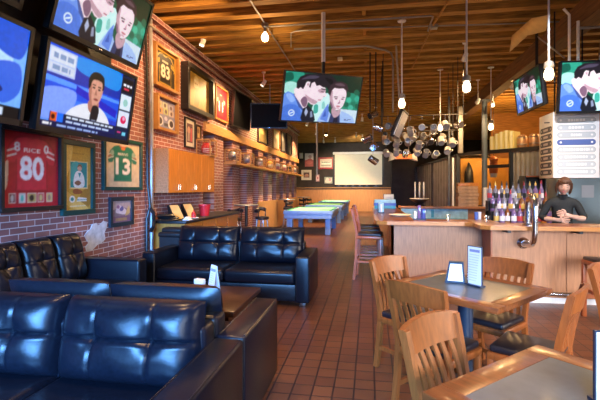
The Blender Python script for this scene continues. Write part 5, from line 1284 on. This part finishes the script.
add_point('ceiling_bulb_light', (jb.x, jb.y, 3.98), 45, WARM)

def spot(lab, loc, target, power, ang=70, col=(1, .60, .26), lit=True, top=4.38):
    loc, target = V(loc), V(target); d = (target - loc).normalized()
    t = thing('spotlight', lab, 'lamp', loc, 0, 'small ceiling spotlights')
    MB().cyl((0, 0, .03), (0, 0, top - loc.z), .012, n=8).lathe([(0, top - loc.z - .03), (.05, top - loc.z - .03), (.05, top - loc.z), (0, top - loc.z)], 12).build('stem', 'white', t)
    q = d.to_track_quat('Z', 'Y').to_matrix().to_4x4()
    MB().lathe([(0, -.09), (.035, -.085), (.045, -.05), (.055, .08), (.05, .08), (.04, -.03), (0, -.04)], 14, q).build('can', 'white', t)
    if lit:
        MB().lathe([(0, .04), (.042, .04), (.042, .06), (0, .06)], 12, q).build('lens', 'bulb', t)
        l = bpy.data.lights.new('spot_light', 'SPOT'); l.energy = power * 1.12; l.color = col; l.spot_size = R(ang); l.spot_blend = .7; l.shadow_soft_size = .05
        o = bpy.data.objects.new('spot_light', l); COL.objects.link(o); o.location = loc + d * .10; o.rotation_euler = d.to_track_quat('-Z', 'Y').to_euler()
p = at(203, 42, d=8.0)
spot('small white spotlight on a stem by the brick wall above the gold picture', p, (XW, 7.2, 2.9), 60, 120)
spot('small white spotlight by the brick wall further along, above the wall television', (-2.6, 10.0, 4.1), (XW, 9.6, 2.6), 600, 120)
spot('added white spotlight washing the framed jerseys, above the wall televisions', (-1.5, 5.0, 4.15), (XW, 6.9, 2.9), 850, 85, (1, .54, .22))  # unseen lamp, added to wash the upper bricks with warm light
spot('small white spotlight over the coffee table', (-1.9, 3.6, 4.15), (-2.2, 3.9, .4), 420, 90)
spot('small white spotlight over the near sofas', (-.9, 1.6, 4.15), (-1.2, 2.0, .5), 300, 90)
spot('small white spotlight over the square table', (1.4, 4.0, 4.15), (.9, 3.4, .7), 260, 85)
spot('small white spotlight over the cut-off table', (1.6, 1.8, 4.15), (1.0, 1.7, .7), 170, 85)
spot('small white spotlight over the floor before the bar stools', (-.7, 5.2, 4.15), (-.2, 5.6, 0), 230, 85)
spot('added white spotlight aimed at the stepped bar front', (2.1, 4.5, 4.15), (2.4, 5.85, .6), 560, 85)  # lamp added to brighten the bar panels
spot('small white spotlight near the wall over the first pub table', (-2.5, 13.2, 4.1), (XW, 12.8, 1.8), 800, 110, (1, .55, .22))
spot('small white spotlight over the second pub table', (-2.5, 16.6, 4.1), (XW, 16.4, 1.8), 800, 110, (1, .55, .22))
spot('small white spotlight near the far end of the brick wall', (-2.5, 19.6, 4.1), (XW, 19.6, 1.6), 800, 110, (1, .55, .22))
spot('small white spotlight between the pendant rods over the bar', at(465, 57, d=8.2), at(425, 160, d=10.0), 600, 90)
spot('small white spotlight on the girder, left of the steel column', at(478, 101, d=11.0), (2.2, 16.8, 1.4), 420, 70)
spot('small white spotlight on the girder, by the pendant next to the steel column', at(493, 104, d=11.2), (1.9, 8.6, 1.2), 240, 80)
spot('small white spotlight high over the corridor beyond the hung television', (-.4, 11.2, 4.15), (-.6, 12.0, 0), 1500, 75)
spot('small white spotlight over the gap beside the middle pool table', (-.3, 16.2, 4.15), (-.6, 16.8, 0), 1700, 80)
spot('small white spotlight over the floor before the oak wainscot', (-.4, 22.5, 4.15), (-1.0, 24.6, .3), 1800, 90)
spot('small white spotlight aimed at the far oak wainscot', (-2.6, 23.5, 4.15), (-2.6, 27, .8), 650, 90)
spot('added white spotlight lighting the projection screen', (-.7, 21.6, 4.2), (-.7, 27, 2.5), 1000, 60, (1, .86, .66))  # lamp added to brighten the screen fabric evenly
spot('added white spotlight lighting the yellow cartons, on the girder over the glazed screen', (3.3, 10.4, 3.9), Bp(1.0, 2.7), 260, 80, (1, .75, .35), True, 4.03)  # made-up lamp, put here to brighten the cartons
spot('added white spotlight aimed at the white beer board', (2.0, 4.2, 4.15), (3.1, 6.9, 1.75), 480, 58, (.82, .90, 1))  # unseen cool lamp, added in place of daylight on the board
spot('added white spotlight over the tall bar stools', (.3, 5.2, 4.2), (-.1, 7.4, .8), 520, 60)  # added out of view to warm the wood of the stools
spot('added white spotlight aimed at the dark corrugated partition', (.2, 15.0, 4.15), (2.4, 16.6, 1.6), 420, 80)  # extra lamp, put in to lift the dark partition
spot('small white spotlight over the nearest pool table', (-1.95, 14.3, 4.15), (-1.95, 14.4, .8), 1100, 80, (1, .84, .62))
spot('small white spotlight over the far pool table', (-1.95, 23.5, 4.15), (-1.95, 23.5, .8), 1200, 80, (1, .84, .62))

# mugs hanging from ceiling rails
mugp = None
def mug(lab, loc, rx, rz, m_):
    global mugp
    if mugp is None:
        mugp = {}
    if m_ in mugp:
        c = copy_thing(mugp[m_], loc, rz, lab, 'club mugs hanging over the bar', rx); return c
    t = thing('hanging_mug', lab, 'mug', loc, rz, 'club mugs hanging over the bar', rx)
    MB().lathe([(0, -.18), (.066, -.18), (.074, -.17), (.068, .0), (.071, .01), (.065, .01), (.061, -.16), (0, -.165)], 16).build('cup', m_, t)
    MB().tube([(.066, 0, -.03), (.095, 0, -.03), (.112, 0, -.05), (.112, 0, -.11), (.095, 0, -.135), (.067, 0, -.14)], .010, 8).build('handle', m_, t)
    mugp[m_] = t; return t
rows = [(9.1, 2.84), (9.65, 2.58), (10.2, 2.40), (10.8, 2.86)]
k = 0
for r, (y, z) in enumerate(rows):
    for j in range(7):
        x = .38 + .235 * j + rnd.uniform(-.01, .01)
        mug('pale club mug, ' + ordn[j] + ' from the stools in the ' + ['front', 'second', 'third', 'rear'][r] + ' hanging row', (x, y + rnd.uniform(-.06, .06), z + rnd.uniform(-.08, .03)), rnd.choice([-1, 1]) * R(rnd.uniform(35, 100)), R(rnd.uniform(-14, 14)) + (math.pi if j % 3 == 1 and 0 else 0), ['ceramic', 'chrome', 'ceramic', 'ceramic', 'dullsteel'][k % 5]); k += 1
for r, (y, z) in enumerate(rows):
    t = thing('mug_rail', 'thin steel rail that carries the ' + ['front', 'second', 'third', 'rear'][r] + ' row of hanging mugs', 'rail', (0, y, z + .20), 0, 'steel mug rails')
    MB().cyl((.2, 0, 0), (2.0, 0, 0), .008, n=8).build('bar', 'blackmetal', t)
    for x in (.28, 1.92): MB().cyl((x, 0, 0), (x, 0, 4.4 - z - .2), .008, n=6).build('hanger', 'blackmetal', t)
    for j in range(7): MB().tube([(.38 + .235 * j, 0, 0), (.38 + .235 * j, 0, -.10)], .004, 5).build('hook', 'dullsteel', t)
for j in range(5):
    p = at(372 + (-2, 2, -1, 1, -2, 1)[j], 116 + 10.5 * j, d=8.5)
    mug('silver mug in the hanging string beside the projection screen, ' + ordn[j] + ' from the top', p, R(rnd.uniform(30, 120)), rnd.uniform(-2, 2), 'chrome')
p = at(373, 63, d=8.6)
t = thing('hanging_mug_chain', 'dark twin rods carrying a chain of silver mugs beside the hung television', 'rod', (p.x, p.y, 2.1))
for s in (-.06, .06): MB().cyl((s, .14, .9), (s, .14, 2.3), .014, n=6).build('rod', 'blackmetal', t)
MB().cyl((0, .16, 0), (0, .16, 1.0), .006, n=6).build('chain', 'dullsteel', t)

# ================================================================== DAYLIGHT, WORLD, CAMERA
def area(name, loc, target, sx, sy, power, col):
    l = bpy.data.lights.new(name, 'AREA'); l.shape = 'RECTANGLE'; l.size = sx; l.size_y = sy; l.energy = power; l.color = col
    o = bpy.data.objects.new(name, l); COL.objects.link(o); o.location = loc; o.rotation_euler = (V(target) - V(loc)).to_track_quat('-Z', 'Y').to_euler(); return o
area('front_window_daylight', (-1.6, -2.4, 1.9), (-2.2, 2.6, -.1), 4.2, 1.8, 540, (.14, .42, 1)).data.spread = R(62)
area('door_daylight', (3.2, -2.4, 1.9), (2.2, 2.6, -.35), 3.0, 1.8, 230, (.82, .90, 1)).data.spread = R(62)
area('side_window_daylight', (8.6, 2.2, 1.9), (3, 4.0, -.4), 4.5, 1.8, 130, (1, .88, .76)).data.spread = R(62)
add_point('back_room_light', (4.4, 13.9, 3.5), 170, (1, .55, .18), .2)
add_point('ochre_room_light', (3.6, 14.9, 2.3), 22, (1, .66, .28), .15)
add_point('side_bay_light', (6.3, 12.6, 3.6), 160, (1, .60, .22), .2)
w = bpy.data.worlds.new('daylight'); sc.world = w; w.use_nodes = True
bg = w.node_tree.nodes['Background']; bg.inputs[0].default_value = (.60, .74, 1, 1); bg.inputs[1].default_value = .10

cam = bpy.data.cameras.new('camera'); co = bpy.data.objects.new('camera', cam); COL.objects.link(co)
cam.sensor_width = 36; cam.lens = FPX / 600 * 36; cam.shift_y = -(200 - HY) / 600; cam.clip_start = .05
co.location = (0, 0, CZ); co.rotation_euler = (R(90), 0, PSI); sc.camera = co
sc.view_settings.view_transform = 'Standard'; sc.view_settings.look = 'None'; sc.view_settings.gamma = 1; sc.view_settings.exposure = -0.35
sc.cycles.use_denoising = True
sc.cycles.max_bounces = 6
